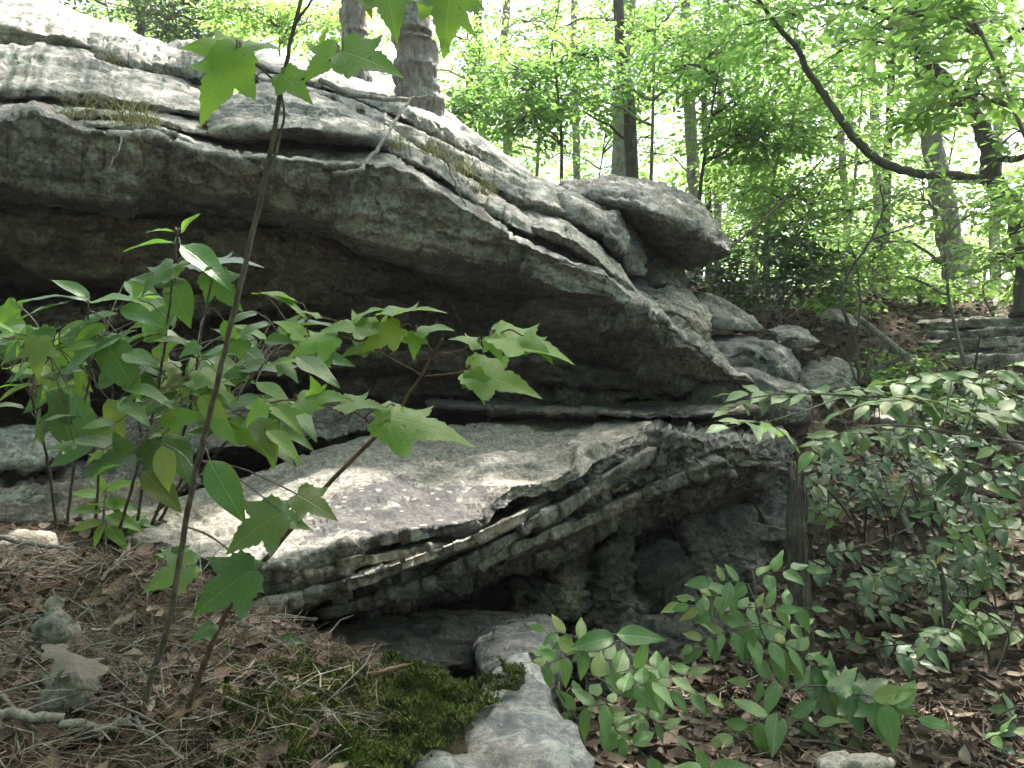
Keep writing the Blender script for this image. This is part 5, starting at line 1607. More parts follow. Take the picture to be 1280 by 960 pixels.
# --- leafy shrub, many stems
S = Plant('leafy_shrub', PV(150, 665, 2.2), 'dense leafy shrub with long pointed leaves growing before the dark recess', 'shrub', seed=12)
for pts in ([(84, 655, 2.2), (92, 590, 2.1), (104, 510, 1.95), (112, 470, 1.85), (110, 380, 1.7)], [(150, 660, 2.25), (170, 590, 2.1), (195, 500, 1.9), (210, 400, 1.75), (222, 292, 1.65)], [(172, 650, 2.2), (180, 570, 2.1), (160, 480, 1.95), (120, 430, 1.8), (60, 440, 1.7)],
            [(120, 650, 2.3), (125, 580, 2.2), (140, 500, 2.0), (130, 420, 1.85)], [(190, 655, 2.2), (215, 590, 2.05), (240, 500, 1.85), (250, 420, 1.75), (265, 350, 1.7)], [(200, 650, 2.2), (250, 560, 2.0), (310, 480, 1.8), (360, 420, 1.7), (395, 392, 1.65)],
            [(70, 655, 2.3), (60, 580, 2.1), (40, 500, 1.9), (10, 460, 1.75)], [(195, 640, 2.2), (250, 590, 2.05), (290, 545, 1.9), (330, 515, 1.8)]):
    S.add_stem([PV(*p) for p in pts], 0.0045, 0.0018)
for a in (('ovate', 219, 304, 152, 299, 1.64, 0.12), ('ovate', 218, 290, 182, 282, 1.66, 0.15), ('bright', 226, 292, 240, 264, 1.66, 0.6), ('ovate', 226, 306, 288, 346, 1.64, 0.45), ('ovate', 112, 374, 20, 352, 1.66, 0.15), ('ovate', 112, 374, 66, 342, 1.68, 0.5), ('bright', 112, 378, 176, 362, 1.65, 0.3),
          ('ovate', 84, 378, 22, 391, 1.68, 0.15), ('ovate', 42, 426, -10, 420, 1.66, 0.1), ('bright', 18, 416, -14, 396, 1.7, 0.3), ('ovate', 100, 530, 52, 480, 1.85, 0.7), ('ovate', 92, 560, 62, 480, 1.86, 0.7), ('ovate', 42, 480, -12, 496, 1.66, 0.2),
          ('dmaple', 215, 330, 165, 362, 1.66, 0.4), ('dmaple', 240, 330, 330, 308, 1.68, 0.35), ('maple', 235, 325, 165, 342, 1.7, 0.3), ('dmaple', 260, 340, 300, 385, 1.72, 0.8), ('ovate', 215, 345, 230, 402, 1.74, 0.9), ('bright', 325, 365, 388, 380, 1.66, 0.2), ('bright', 372, 378, 322, 354, 1.66, 0.2),
          ('ovate', 190, 562, 86, 590, 1.8, 0.45), ('ovate', 130, 420, 165, 490, 1.7, 0.8), ('ovate', 150, 420, 60, 465, 1.7, 0.35), ('ovate', 60, 440, 0, 480, 1.7, 0.2), ('bright', 280, 400, 300, 450, 1.7, 0.9), ('bright', 180, 345, 165, 372, 1.7, 0.9)):
    S.pix(*a)
rs = random.Random(99)
ctr = [(150, 420, 95, 40), (250, 430, 90, 45), (120, 480, 90, 45), (230, 500, 95, 45), (340, 430, 60, 35), (300, 520, 60, 35), (170, 550, 70, 30), (60, 430, 50, 40)]
for i in range(176):
    cu, cv, ru, rv = ctr[i % len(ctr)]
    u, v = rs.gauss(cu, ru * 0.52), rs.gauss(cv, rv * 0.55)
    d = rs.uniform(1.62, 2.05)
    side = 1 if u > cu else -1
    ang = math.radians(rs.gauss(0 if side > 0 else 180, 38) - side * 8)
    px = rs.uniform(38, 72)
    k = rs.choice(['ovate', 'ovate', 'ovate', 'bright', 'bright', 'maple', 'dmaple'])
    if 'maple' in k:
        px *= 0.75
    S.pix(k, u, v, u + math.cos(ang) * px, v - math.sin(ang) * px, d, rs.uniform(0.12, 0.75), roll=rs.uniform(-.3, .3))
for u, v in ((250, 520), (225, 545), (300, 545), (270, 495), (180, 500), (330, 500), (200, 470)):     # pale leaves deeper inside
    for j in range(2):
        an = rs.uniform(0, 6.28)
        S.pix('bright', u, v, u + math.cos(an) * 42, v + math.sin(an) * 20, 2.1, 0.4)
S.done()

sm = Plant('leafy_seedling', PV(130, 672, 2.35), 'small seedling with a rosette of pale oval leaves at the foot of the leafy shrub', 'seedling', seed=14)
sm.add_stem([PV(132, 690, 2.3), PV(130, 640, 2.3), PV(134, 610, 2.3)], 0.004, 0.002)
for a in ((130, 615, 120, 592), (133, 612, 168, 598), (130, 620, 88, 612), (132, 632, 170, 628), (128, 640, 84, 632), (132, 645, 175, 655), (128, 652, 82, 660), (130, 655, 112, 685), (134, 655, 158, 684), (131, 632, 108, 624), (133, 622, 150, 640)):
    sm.pix('bright', *a, 2.28, 0.45)
sm.done()
for k, (u, v, d, lab) in enumerate(((215, 690, 2.2, 'tiny lobed seedling on the mound before the lichen slab'), (350, 800, 2.1, 'tiny seedling under the overhanging buff ledge'), (285, 835, 1.9, 'tiny seedling among the pine needles'), (215, 905, 1.55, 'tiny seedling at the foot of the slim maple sapling'),
                                    (165, 650, 2.4, 'tiny seedling beside the rosette seedling'), (268, 800, 1.95, 'tiny round leaved seedling below the buff ledge'))):
    q = Plant('seedling', PV(u, v + 22, d), lab, 'seedling', 'seedlings on the mound', seed=500 + k)
    q.add_stem([PV(u, v + 26, d), PV(u + 2, v + 8, d), PV(u, v, d)], 0.0022, 0.0012)
    for j in range(5):
        an = j * 1.3 + k
        q.pix('dmaple' if k % 2 == 0 else 'ovate', u, v + (j % 2) * 8, u + math.cos(an) * 30, v + math.sin(an) * 14 + (j % 2) * 8, d, 0.5)
    q.done()

# --- plants in the gully
GP = 'broad leaved plants in the gully'
F1 = Plant('leafy_seedling', PV(735, 950, 2.6), 'bushy pale green plant rooted next to the footpath stone', 'plant', seed=21)
for pts in ([(735, 960, 2.6), (732, 880, 2.6), (735, 800, 2.55)], [(728, 955, 2.6), (705, 890, 2.6), (700, 825, 2.6)], [(740, 960, 2.6), (775, 890, 2.65), (820, 850, 2.7)], [(745, 955, 2.55), (720, 900, 2.5), (690, 850, 2.5)]):
    F1.add_stem([PV(*p) for p in pts], 0.004, 0.0018)
F1.pix('soft', 770, 793, 834, 796, 2.5, 0.55); F1.pix('soft', 768, 796, 712, 806, 2.5, 0.55)
for a in ((738, 806, 160, 6, 0.10), (735, 812, 200, 7, 0.115), (735, 822, -10, 6, 0.10), (705, 826, 170, 5, 0.09), (700, 850, 190, 6, 0.11), (712, 860, -20, 7, 0.12), (740, 850, 10, 8, 0.125), (775, 868, 20, 7, 0.12), (800, 858, -8, 7, 0.12), (760, 880, 190, 6, 0.11), (735, 890, 200, 6, 0.12),
          (745, 895, -30, 6, 0.12), (790, 885, -25, 6, 0.10), (715, 905, 230, 4, 0.12), (750, 910, -60, 4, 0.11)):
    F1.spray('soft', a[0], a[1], 2.55 + F1.rnd.uniform(-.12, .15), a[2], a[3], a[4], depth=F1.rnd.uniform(-.5, .3), face=F1.rnd.uniform(.35, .65))
F1.done()
F2 = Plant('leafy_seedling', PV(945, 870, 3.3), 'spreading plant with paired oval leaves leaning against the stump', 'plant', GP, seed=22)
for pts in ([(950, 880, 3.4), (930, 820, 3.35), (900, 760, 3.3), (880, 740, 3.3)], [(952, 880, 3.4), (950, 800, 3.35), (945, 740, 3.35), (940, 712, 3.4)], [(955, 880, 3.4), (965, 820, 3.2), (950, 780, 3.1), (985, 790, 3.1)]):
    F2.add_stem([PV(*p) for p in pts], 0.005, 0.002)
for a in ((945, 722, 20, 6, 0.13), (935, 730, 170, 5, 0.12), (920, 742, 185, 7, 0.12), (905, 750, 165, 6, 0.115), (900, 765, 10, 7, 0.12), (930, 770, -5, 8, 0.13), (940, 780, 200, 6, 0.13), (955, 760, 5, 5, 0.14), (925, 795, -10, 8, 0.13), (905, 790, 190, 5, 0.11), (955, 800, -20, 6, 0.14), (890, 770, 150, 4, 0.10)):
    F2.spray('soft', a[0], a[1], 3.25 + F2.rnd.uniform(-.2, .15), a[2], a[3], a[4], depth=F2.rnd.uniform(-.5, .2), face=F2.rnd.uniform(.4, .65))
F2.done()
F3 = Plant('leafy_seedling', PV(985, 915, 2.95), 'low plant with drooping leaves in the litter below the stump', 'plant', GP, seed=23)
for pts in ([(985, 930, 2.95), (985, 890, 2.95), (1000, 860, 2.95), (1060, 860, 2.95), (1110, 876, 2.95)], [(985, 930, 2.95), (970, 905, 2.9), (990, 890, 2.85)]):
    F3.add_stem([PV(*p) for p in pts], 0.004, 0.0018)
for a in ((1000, 862, -8, 6, 0.16), (975, 852, 170, 4, 0.13), (1040, 866, 0, 5, 0.15), (1085, 872, -15, 4, 0.15), (985, 895, -15, 5, 0.16), (975, 890, 200, 5, 0.14), (1000, 905, -40, 4, 0.15), (965, 905, 215, 4, 0.14)):
    F3.spray('soft' if a[0] % 2 else 'dmaple', a[0], a[1], 2.95 + F3.rnd.uniform(-.15, .15), a[2], a[3], a[4], depth=F3.rnd.uniform(-.4, .1), face=F3.rnd.uniform(.4, .65))
F3.done()
F4 = Plant('leafy_seedling', PV(888, 985, 2.1), 'plant whose top pair of leaves peeps over the litter by the bushy pale plant', 'plant', GP, seed=24)
F4.add_stem([PV(888, 1010, 2.15), PV(886, 960, 2.1)], 0.003, 0.002)
F4.pix('soft', 886, 962, 872, 936, 2.08, 0.6); F4.pix('soft', 886, 962, 948, 962, 2.08, 0.5); F4.pix('soft', 884, 964, 846, 956, 2.1, 0.5)
F4.done()

# big branch of broad leaves over the gully
D = Plant('broadleaf_sapling', PV(1340, 720, 3.9), 'broad leaved sapling holding level sprays of large leaves over the gully', 'sapling', seed=31)
D.add_stem([PV(1345, 730, 3.9), PV(1335, 620, 3.8), PV(1320, 540, 3.7), PV(1300, 470, 3.6), PV(1280, 420, 3.6)], 0.014, 0.006)
D.add_stem([PV(1320, 540, 3.7), PV(1230, 515, 3.6), PV(1150, 500, 3.5), (PV(1060, 494, 3.45)), PV(985, 492, 3.4), PV(935, 498, 3.35)], 0.008, 0.003, 'branch')
D.add_stem([PV(1325, 560, 3.7), PV(1220, 545, 3.4), PV(1130, 532, 3.2), PV(1060, 535, 3.1)], 0.007, 0.003, 'branch')
D.add_stem([PV(1060, 494, 3.45), PV(1000, 515, 3.3), PV(958, 528, 3.25)], 0.004, 0.002, 'branch')
D.add_stem([PV(1300, 470, 3.6), PV(1220, 470, 3.6), PV(1150, 478, 3.6)], 0.005, 0.002, 'branch')
for a in ((958, 528, 180, 5, 0.15), (958, 526, -35, 4, 0.14), (985, 494, 175, 6, 0.14), (950, 500, 190, 5, 0.13), (1010, 492, 185, 6, 0.14), (1030, 494, 10, 7, 0.14), (1060, 496, -15, 6, 0.15), (1080, 500, 170, 7, 0.15), (1100, 504, 0, 7, 0.15), (1140, 500, 185, 7, 0.15), (1150, 502, -10, 7, 0.15), (1190, 508, 170, 7, 0.15),
          (1220, 512, -5, 6, 0.15), (1250, 520, 175, 6, 0.15), (1130, 534, 190, 6, 0.15), (1090, 535, 185, 6, 0.15), (1100, 534, -20, 5, 0.15), (1170, 540, 180, 5, 0.15), (1060, 538, 200, 5, 0.15), (1150, 480, 180, 6, 0.14), (1200, 474, 175, 6, 0.14), (1240, 472, 185, 6, 0.14), (1230, 470, 30, 6, 0.14), (1190, 476, -10, 6, 0.14)):
    D.spray('soft', a[0], a[1], 3.4 + D.rnd.uniform(-.2, .25), a[2], a[3], a[4], depth=D.rnd.uniform(-.7, .5), face=D.rnd.uniform(.12, .3))
D.done()

# lower growth on the slope
EP = [  # label, base, distance, sprays (u range, v range), n, leaf kind, size
    ('dark green bush filling the hollow behind the stump', (1110, 690), 4.6, (1040, 1160, 560, 660), 13, 'deep', 0.105),
    ('dark green bush on the slope under the broad leaved sapling', (1230, 690), 4.5, (1150, 1290, 560, 640), 16, 'deep', 0.11),
    ('low dark plants of the bank beyond the stump', (1090, 790), 4.2, (1030, 1170, 690, 760), 12, 'deep', 0.11),
    ('leafy bush at the edge of the gully below the dark bushes', (1250, 760), 4.0, (1180, 1290, 650, 730), 12, 'deep', 0.11),
    ('plant with larger leaves drooping over the litter beside the dead stem', (1240, 830), 3.5, (1180, 1290, 745, 810), 9, 'soft', 0.12),
    ('small dark plant in the litter between the stump and the dead stem', (1110, 860), 3.7, (1080, 1150, 790, 840), 6, 'deep', 0.10),
    ('small dark plant at the lower edge of the litter', (1260, 940), 2.9, (1225, 1290, 880, 940), 5, 'deep', 0.10),
    ('leafy tangle in front of the brown boulder', (1180, 650), 4.9, (1110, 1240, 520, 600), 12, 'deep', 0.10),
    ('fine leaved bush on the bank above the dark bushes', (1200, 590), 5.4, (1130, 1290, 500, 570), 16, 'deep', 0.085),
    ('fine leaved bush between the stump and the brown boulder', (1080, 640), 4.9, (1010, 1110, 560, 640), 12, 'deep', 0.08),
    ('fine leaved tangle at the upper edge of the gully', (1260, 560), 5.8, (1180, 1300, 470, 530), 12, 'soft', 0.085),
    ('fine leaved plant low on the bank below the dark bushes', (1200, 770), 4.1, (1130, 1240, 690, 760), 9, 'deep', 0.08),
    ('green plant against the bank under the leafy branch', (1030, 640), 4.4, (985, 1060, 545, 620), 6, 'deep', 0.11),
]
for i, (lab, (bu, bv), d, (u0, u1, v0, v1), n, kind, sz) in enumerate(EP):
    q0 = P(bu, bv, d)
    zz = gz(q0[0], q0[1])
    base = Vector((q0[0], q0[1], zz - 0.03))
    E = Plant('leafy_bush', base, lab, 'bush', 'leafy growth along the gully', stem='bark_dark', seed=60 + i)
    for j in range(4):
        u, v = E.rnd.uniform(u0, u1), E.rnd.uniform(v0, v0 + (v1 - v0) * .5)
        tp = PV(u, v, d + E.rnd.uniform(-.3, .3))
        E.add_stem([base, (base + tp) / 2 + Vector((E.rnd.uniform(-.1, .1), 0, .05)), tp], 0.006, 0.002)
    for j in range(int(n * 1.45)):
        u, v = E.rnd.uniform(u0, u1), E.rnd.uniform(v0, v1)
        E.spray(kind if E.rnd.random() < 0.8 else 'soft', u, v, d + E.rnd.uniform(-.35, .35), E.rnd.choice([E.rnd.gauss(0, 25), E.rnd.gauss(180, 25)]), E.rnd.randint(4, 7), sz * E.rnd.uniform(0.7, 1.15), depth=E.rnd.uniform(-.7, .4), face=E.rnd.uniform(.25, .55))
    E.done()

# ------------------------------------------------------------------ stump, dead wood
def stump():
    nu, nv = 72, 90
    V = []
    top, bot = P(997, 590, 3.95), P(1000, 845, 3.9)
    bot[2] = gz(bot[0], bot[1]) - 0.08
    for j in range(nv):
        t = j / (nv - 1)
        c = bot * (1 - t) + top * t
        c = c + np.array([0.012 * math.sin(5 * t + 1), 0.01 * math.cos(4 * t), 0])
        r0 = 0.062 * (1 - 0.42 * t) + 0.03 * math.exp(-t * 14)
        for i in range(nu):
            a = 2 * math.pi * i / nu
            V.append((c[0], c[1], c[2], a, r0, t))
    V = np.array(V)
    q = np.stack([np.cos(V[:, 3]) * 1.6, np.sin(V[:, 3]) * 1.6, V[:, 5] * 2.0], 1)
    rid = 1 - np.abs(fbm(q * np.array([3.2, 3.2, 1.0]) + 4, 3, 61)) * 1.4
    r = V[:, 4] * (0.78 + 0.30 * rid) + fbm(q * np.array([9, 9, 5]), 2, 62) * 0.004
    zoff = np.where(V[:, 5] > 0.93, (V[:, 5] - 0.93) / 0.07 * (fbm(q * np.array([2.4, 2.4, 0]) + 8, 2, 63) * 0.09), 0)
    X = V[:, 0] + np.cos(V[:, 3]) * r
    Y = V[:, 1] + np.sin(V[:, 3]) * r
    Z = V[:, 2] + zoff
    pts = np.stack([X, Y, Z], 1)
    idx = np.arange(nu * nv).reshape(nv, nu)
    f = [tuple(x) for x in np.stack([idx[:-1], np.roll(idx[:-1], -1, 1), np.roll(idx[1:], -1, 1), idx[1:]], 2).reshape(-1, 4)]
    k = len(pts)
    pts = np.concatenate([pts, pts[-nu:].mean(0, keepdims=True) - np.array([[0, 0, 0.05]])])
    for i in range(nu):
        f.append((int(idx[-1, i]), int(idx[-1, (i + 1) % nu]), k))
    o = mesh_obj('tree_stump', pts, f, bark_material('rotten_bark', (0.04, 0.034, 0.030), (0.17, 0.148, 0.128), 1.5, lich=0.25), recenter=True)
    tag(o, 'tall rotten grey stump standing upright among the leafy plants', 'stump')


stump()


def stick(name, pts, r0, r1, mat, label, cat='stick', group=None, forks=(), seed=1, amp=0.006, n=7):
    G = Geo()
    w = wiggle(pts, 6, amp, seed)
    for q_ in w:
        g_ = gz(q_.x, q_.y)
        if q_.y < 4.5 and -0.3 < q_.z - g_ < r0 * 0.6 and 'sapling' not in name:
            q_.z = g_ + r0 * 0.6 + 0.018
    G.tube(w, np.linspace(r0, r1, len(w)), n, rough=0.06)
    if forks:
        root = empty(name, w[0], label, cat, group)
        G.build('stem', mat, root)
        for fp, a, b in forks:
            H = Geo()
            fw = wiggle(fp, 6, amp, seed + 3)
            H.tube(fw, np.linspace(a, b, len(fw)), 6)
            H.build('branch', mat, root)
        return root
    o = mesh_obj(name, [tuple(x) for x in G.v], G.f, mat, recenter=True)
    return tag(o, label, cat, group)


ST, SR, BD = MAT['stick'], MAT['stem_red'], MAT['bark_dark']
stick('fallen_branch', [PV(1070, 395, 7.9), PV(1112, 428, 7.2), PV(1165, 470, 6.6), PV(1215, 512, 6.0), PV(1290, 572, 5.3)], 0.030, 0.022, ST, 'long pale fallen branch sloping down across the gully bank', 'branch', seed=2)
stick('fallen_branch', [PV(1070, 545, 5.6), PV(1095, 590, 5.4), PV(1130, 650, 5.1), PV(1150, 690, 4.9)], 0.03, 0.02, ST, 'short pale fallen branch leaning by the brown stones', 'branch', seed=3)
stick('dead_sapling', [PV(1192, 890, 3.6), PV(1186, 820, 3.65), PV(1180, 745, 3.7), PV(1172, 690, 3.75)], 0.020, 0.009, BD, 'thin dead stem standing in the leaf litter of the gully', 'dead stem', seed=4)
stick('bare_shrub', [PV(1075, 480, 6.3), PV(1068, 425, 6.4), PV(1052, 380, 6.4), PV(1062, 340, 6.4), PV(1088, 300, 6.4), PV(1104, 262, 6.4), PV(1100, 230, 6.4)], 0.018, 0.005, BD, 'bare dark twisted shrub in front of the sunlit saplings', 'shrub', seed=5, forks=[
    ([PV(1068, 425, 6.4), PV(1076, 380, 6.4), PV(1070, 330, 6.4), PV(1058, 300, 6.4)], 0.011, 0.003), ([PV(1088, 300, 6.4), PV(1130, 285, 6.3), PV(1180, 268, 6.3)], 0.008, 0.003),
    ([PV(1060, 345, 6.4), PV(1050, 320, 6.4), PV(1048, 298, 6.4)], 0.006, 0.002), ([PV(1072, 478, 6.3), PV(1050, 430, 6.3), PV(1040, 400, 6.3)], 0.008, 0.003), ([PV(1104, 262, 6.4), PV(1125, 240, 6.4), PV(1145, 235, 6.4)], 0.005, 0.002), ([PV(1078, 478, 6.3), PV(1086, 440, 6.3), PV(1084, 395, 6.3)], 0.008, 0.003)])
stick('dead_twig', [PV(415, 218, 3.86), PV(448, 214, 3.86), PV(460, 200, 3.95), PV(482, 172, 4.1), PV(514, 125, 4.5), PV(542, 121, 4.7)], 0.013, 0.007, ST, 'forked pale dead twig lying over the crisp edge of the long overhang', 'twig', seed=6)
stick('dead_twig', [PV(548, 178, 4.75), PV(560, 205, 4.45), PV(572, 238, 4.1), PV(582, 258, 4.02)], 0.006, 0.003, BD, 'thin dark twig hanging down over the yellowed grass', 'twig', seed=7)
stick('dead_twig', [PV(152, 168, 3.72), PV(148, 190, 3.66), PV(136, 212, 3.64), PV(131, 240, 3.66)], 0.005, 0.002, ST, 'thin pale root dangling from the dry grass down the face of the overhang', 'root', seed=8)
stick('dead_twig', [PV(400, 100, 5.3), PV(440, 118, 5.25), PV(500, 125, 5.2), PV(540, 123, 5.2)], 0.02, 0.012, ST, 'pale exposed root running along the ledge below the shaggy trunk', 'root', seed=9)
stick('fallen_stick', [PV(-30, 892, 1.42), PV(40, 896, 1.42), PV(100, 904, 1.44), PV(150, 915, 1.46), PV(158, 930, 1.46)], 0.010, 0.007, ST, 'thick grey stick lying on the mound up to the foot of the maple sapling', seed=10)
STK = [((-10, 862, 1.5), (20, 886, 1.45), (48, 914, 1.42), 0.005, ST, 'white peeled stick crossing the thick grey stick'), ((285, 906, 1.62), (315, 882, 1.66), (346, 852, 1.7), 0.0045, ST, 'short white stick leaning on the edge of the moss'),
       ((395, 838, 2.02), (460, 842, 2.02), (532, 828, 2.06), 0.008, SR, 'reddish stick lying along the upper edge of the moss'), ((300, 800, 2.1), (350, 822, 2.08), (420, 842, 2.0), 0.008, ST, 'broken pale stick under the buff ledge'),
       ((-10, 805, 1.75), (30, 802, 1.78), (60, 808, 1.8), 0.010, ST, 'stick poking out towards the pale mossy stones'), ((0, 672, 2.5), (50, 682, 2.45), (98, 686, 2.4), 0.009, ST, 'grey stick lying in the sun fleck below the shrub'), ((120, 735, 2.05), (138, 710, 2.1), (156, 690, 2.15), 0.005, ST, 'slanting pale stick between the seedlings'),
       ((0, 742, 2.05), (60, 742, 2.05), (120, 738, 2.05), 0.006, SR, 'thin brown stick lying across the leaf litter of the mound'), ((150, 820, 1.75), (160, 870, 1.62), (152, 900, 1.55), 0.004, ST, 'upright white root beside the maple sapling'), ((160, 905, 1.5), (200, 925, 1.45), (230, 952, 1.42), 0.004, ST, 'curved root at the foot of the maple saplings'),
       ((540, 640, 4.1), (545, 640, 4.1), (550, 641, 4.1), 0.002, ST, None), ((860, 880, 3.2), (930, 850, 3.3), (985, 835, 3.5), 0.006, BD, 'dark stick in the litter at the foot of the stump'), ((1000, 925, 2.9), (1060, 935, 2.85), (1110, 960, 2.75), 0.006, BD, 'dark stick in the litter under the drooping plant'),
       ((1040, 690, 4.5), (1085, 680, 4.5), (1140, 660, 4.5), 0.006, ST, 'pale twig caught in the dark plants of the bank'), ((1010, 600, 4.2), (1040, 618, 4.25), (1065, 650, 4.3), 0.009, BD, 'dark twig arching from behind the stump'), ((1100, 900, 3.2), (1160, 890, 3.3), (1230, 905, 3.2), 0.006, BD, 'long dark stick lying in the gully litter'),
       ((940, 655, 4.6), (970, 660, 4.5), (1000, 668, 4.4), 0.008, ST, 'pale twig stuck between the stump and the wall'), ((905, 315, 6.4), (960, 270, 6.8), (1032, 195, 7.2), 0.012, BD, 'straight thin leaning sapling stem rising from the tip of the capstone')]
for i, (a, b, c, r, m, lab) in enumerate(STK):
    if lab:
        stick('fallen_stick' if 'root' not in lab else 'dead_root', [PV(*a), PV(*b), PV(*c)], r, r * 0.6, m, lab, seed=20 + i, amp=0.004)

# small stones on the mound
hull_rock('mossy_stone', [(48, 800, 1.70), (52, 765, 1.74), (68, 748, 1.78), (86, 752, 1.80), (98, 792, 1.74), (92, 815, 1.66), (55, 818, 1.64), (72, 775, 1.66), (70, 850, 1.85), (95, 840, 1.95)], RM['mossy'], 'upright buff stone on the mound above the curled oak leaf', cat='stone', amp=0.024, sub=5, p=90, fac=1.5)
hull_rock('mossy_stone', [(42, 850, 1.58), (60, 828, 1.62), (90, 826, 1.63), (108, 850, 1.60), (102, 876, 1.52), (60, 884, 1.49), (75, 845, 1.52), (50, 890, 1.65), (100, 890, 1.7)], RM['mossy'], 'rounded mossy stone under the curled oak leaf', cat='stone', amp=0.024, sub=5, p=90, fac=1.5)
hull_rock('pale_stone', [(-20, 690, 2.55), (20, 658, 2.75), (70, 668, 2.7), (60, 700, 2.5), (10, 712, 2.45), (30, 675, 2.5), (0, 720, 2.8), (70, 705, 2.85)], RM['strip'], 'flat buff stone in the sun fleck below the leafy shrub', cat='stone', amp=0.015, sub=5)
hull_rock('pale_stone', [(100, 648, 2.9), (150, 630, 3.1), (205, 632, 3.1), (210, 650, 2.95), (150, 660, 2.8), (140, 642, 2.85), (110, 665, 3.1), (205, 660, 3.2)], RM['strip'], 'buff stone at the foot of the shrub next to the lichen slab', cat='stone', amp=0.015, sub=5)
hull_rock('mossy_stone', [(1020, 950, 2.5), (1050, 938, 2.65), (1100, 940, 2.65), (1120, 955, 2.55), (1080, 985, 2.4), (1030, 985, 2.4), (1070, 948, 2.45), (1030, 980, 2.7), (1110, 980, 2.7)], RM['mossy'], 'mossy stone at the lower edge of the gully litter', cat='stone', amp=0.015, sub=5)

# ------------------------------------------------------------------ grass tufts
def grass_mat():
    k = NM('grass_blade')
    r = k.n('ShaderNodeNewGeometry').outputs['Random Per Island']
    c = k.ramp(r, [(0.0, (0.13, 0.17, 0.04)), (0.45, (0.28, 0.27, 0.09)), (0.8, (0.42, 0.35, 0.20)), (1.0, (0.50, 0.44, 0.31))])
    k.surface(c, 0.6, None, 0.3)
    return k.m


MAT['grass'] = grass_mat()


def blades(G, base, n, length, rnd, spread, width=0.0022, hang=0.6, bias=(0, -0.5)):
    for _ in range(n):
        a = rnd.uniform(0, 6.283)
        out = Vector((math.cos(a) + bias[0], math.sin(a) + bias[1], 0))
        p = Vector(base) + Vector((rnd.gauss(0, spread[0]), rnd.gauss(0, spread[1]), 0))
        L = length * rnd.uniform(0.4, 1.2)
        dirn = (Vector((0, 0, 1)) + out * rnd.uniform(0.15, 0.7)).normalized()
        s = dirn.cross(Vector((rnd.uniform(-1, 1), rnd.uniform(-1, 1), 0.3))).normalized()
        k0 = len(G.v)
        segs = 5
        for i in range(segs + 1):
            t = i / segs
            w = width * (1 - 0.85 * t)
            G.v += [p - s * w, p + s * w]
            p = p + dirn * (L / segs)
            dirn = (dirn + Vector((0, 0, -hang * (0.3 + t))) * 0.55 + out * 0.12).normalized()
        for i in range(segs):
            k = k0 + i * 2
            G.f.append((k, k + 1, k + 3, k + 2))


TUFT = [(145, 78, 5.45, 70, 0.14, (0.06, 0.03), 'grass tuft in the crack between the topmost rock and the short block'), (40, 148, 4.15, 60, 0.10, (0.14, 0.03), 'reddish dry grass under the smooth sloping slab'), (95, 143, 4.05, 60, 0.12, (0.08, 0.03), 'thin grass fringe beside the raised knob of the long overhang'),
        (155, 148, 3.95, 120, 0.17, (0.07, 0.03), 'thick dry grass tuft spilling over the face of the long overhang'), (185, 155, 3.95, 70, 0.13, (0.05, 0.03), 'grass at the end of the dry fringe near the wedge block'), (492, 182, 4.45, 80, 0.12, (0.05, 0.03), 'yellowed grass tuft beside the forked dead twig'),
        (540, 190, 4.6, 110, 0.14, (0.07, 0.03), 'long yellowed grass on the ledge below the shaggy trunk'), (575, 212, 4.5, 120, 0.14, (0.07, 0.03), 'green grass tuft lower on the ledge below the shaggy trunk'), (605, 236, 4.45, 90, 0.12, (0.05, 0.03), 'grass tuft at the lower end of the grassy ledge'),
        (728, 232, 6.1, 70, 0.08, (0.03, 0.02), 'short mossy grass beside the capstone'), (470, 172, 4.6, 50, 0.12, (0.05, 0.03), 'sparse grass behind the wedge block')]
for i, (u, v, d, n, L, sp, lab) in enumerate(TUFT):
    G = Geo()
    q = PV(u, v + 6, d)
    blades(G, q, int(n * 1.0), L * 1.35, random.Random(700 + i), (sp[0] * 0.8, sp[1]), 0.0017, 1.0)
    o = mesh_obj('grass_tuft', [tuple(x) for x in G.v], G.f, MAT['grass'], recenter=True)
    tag(o, lab, 'grass', 'grass tufts on the outcrop')

# ------------------------------------------------------------------ litter
def litter_mat(name, per):
    k = NM(name)
    r = k.n('ShaderNodeNewGeometry').outputs['Random Per Island'] if per == 'island' else k.n('ShaderNodeObjectInfo').outputs['Random']
    c = k.ramp(r, [(0.0, (0.055, 0.038, 0.027)), (0.35, (0.095, 0.066, 0.047)), (0.65, (0.15, 0.108, 0.08)), (0.88, (0.22, 0.17, 0.13)), (1.0, (0.36, 0.31, 0.25))])
    n = k.noise(k.coord(), 30, 5, 0.65)
    c = k.mix(0.7, c, k.ramp(n, [(0.3, 0.55), (0.7, 1.35)]), 'MULTIPLY')
    k.surface(c, 0.75, k.bump(n, 0.4, 0.005), 0.25)
    return k.m


MAT['litter'] = litter_mat('leaf_litter', 'island')


def dead_mat(name, a, b):
    k = NM(name)
    c = k.ramp(k.n('ShaderNodeObjectInfo').outputs['Random'], [(0.0, a), (1.0, b)])
    n = k.noise(k.coord(), 6, 6, 0.7)
    c = k.mix(0.7, c, k.ramp(n, [(0.3, 0.5), (0.7, 1.4)]), 'MULTIPLY')
    k.surface(c, 0.7, k.bump(n, 0.4, 0.05), 0.3)
    return k.m


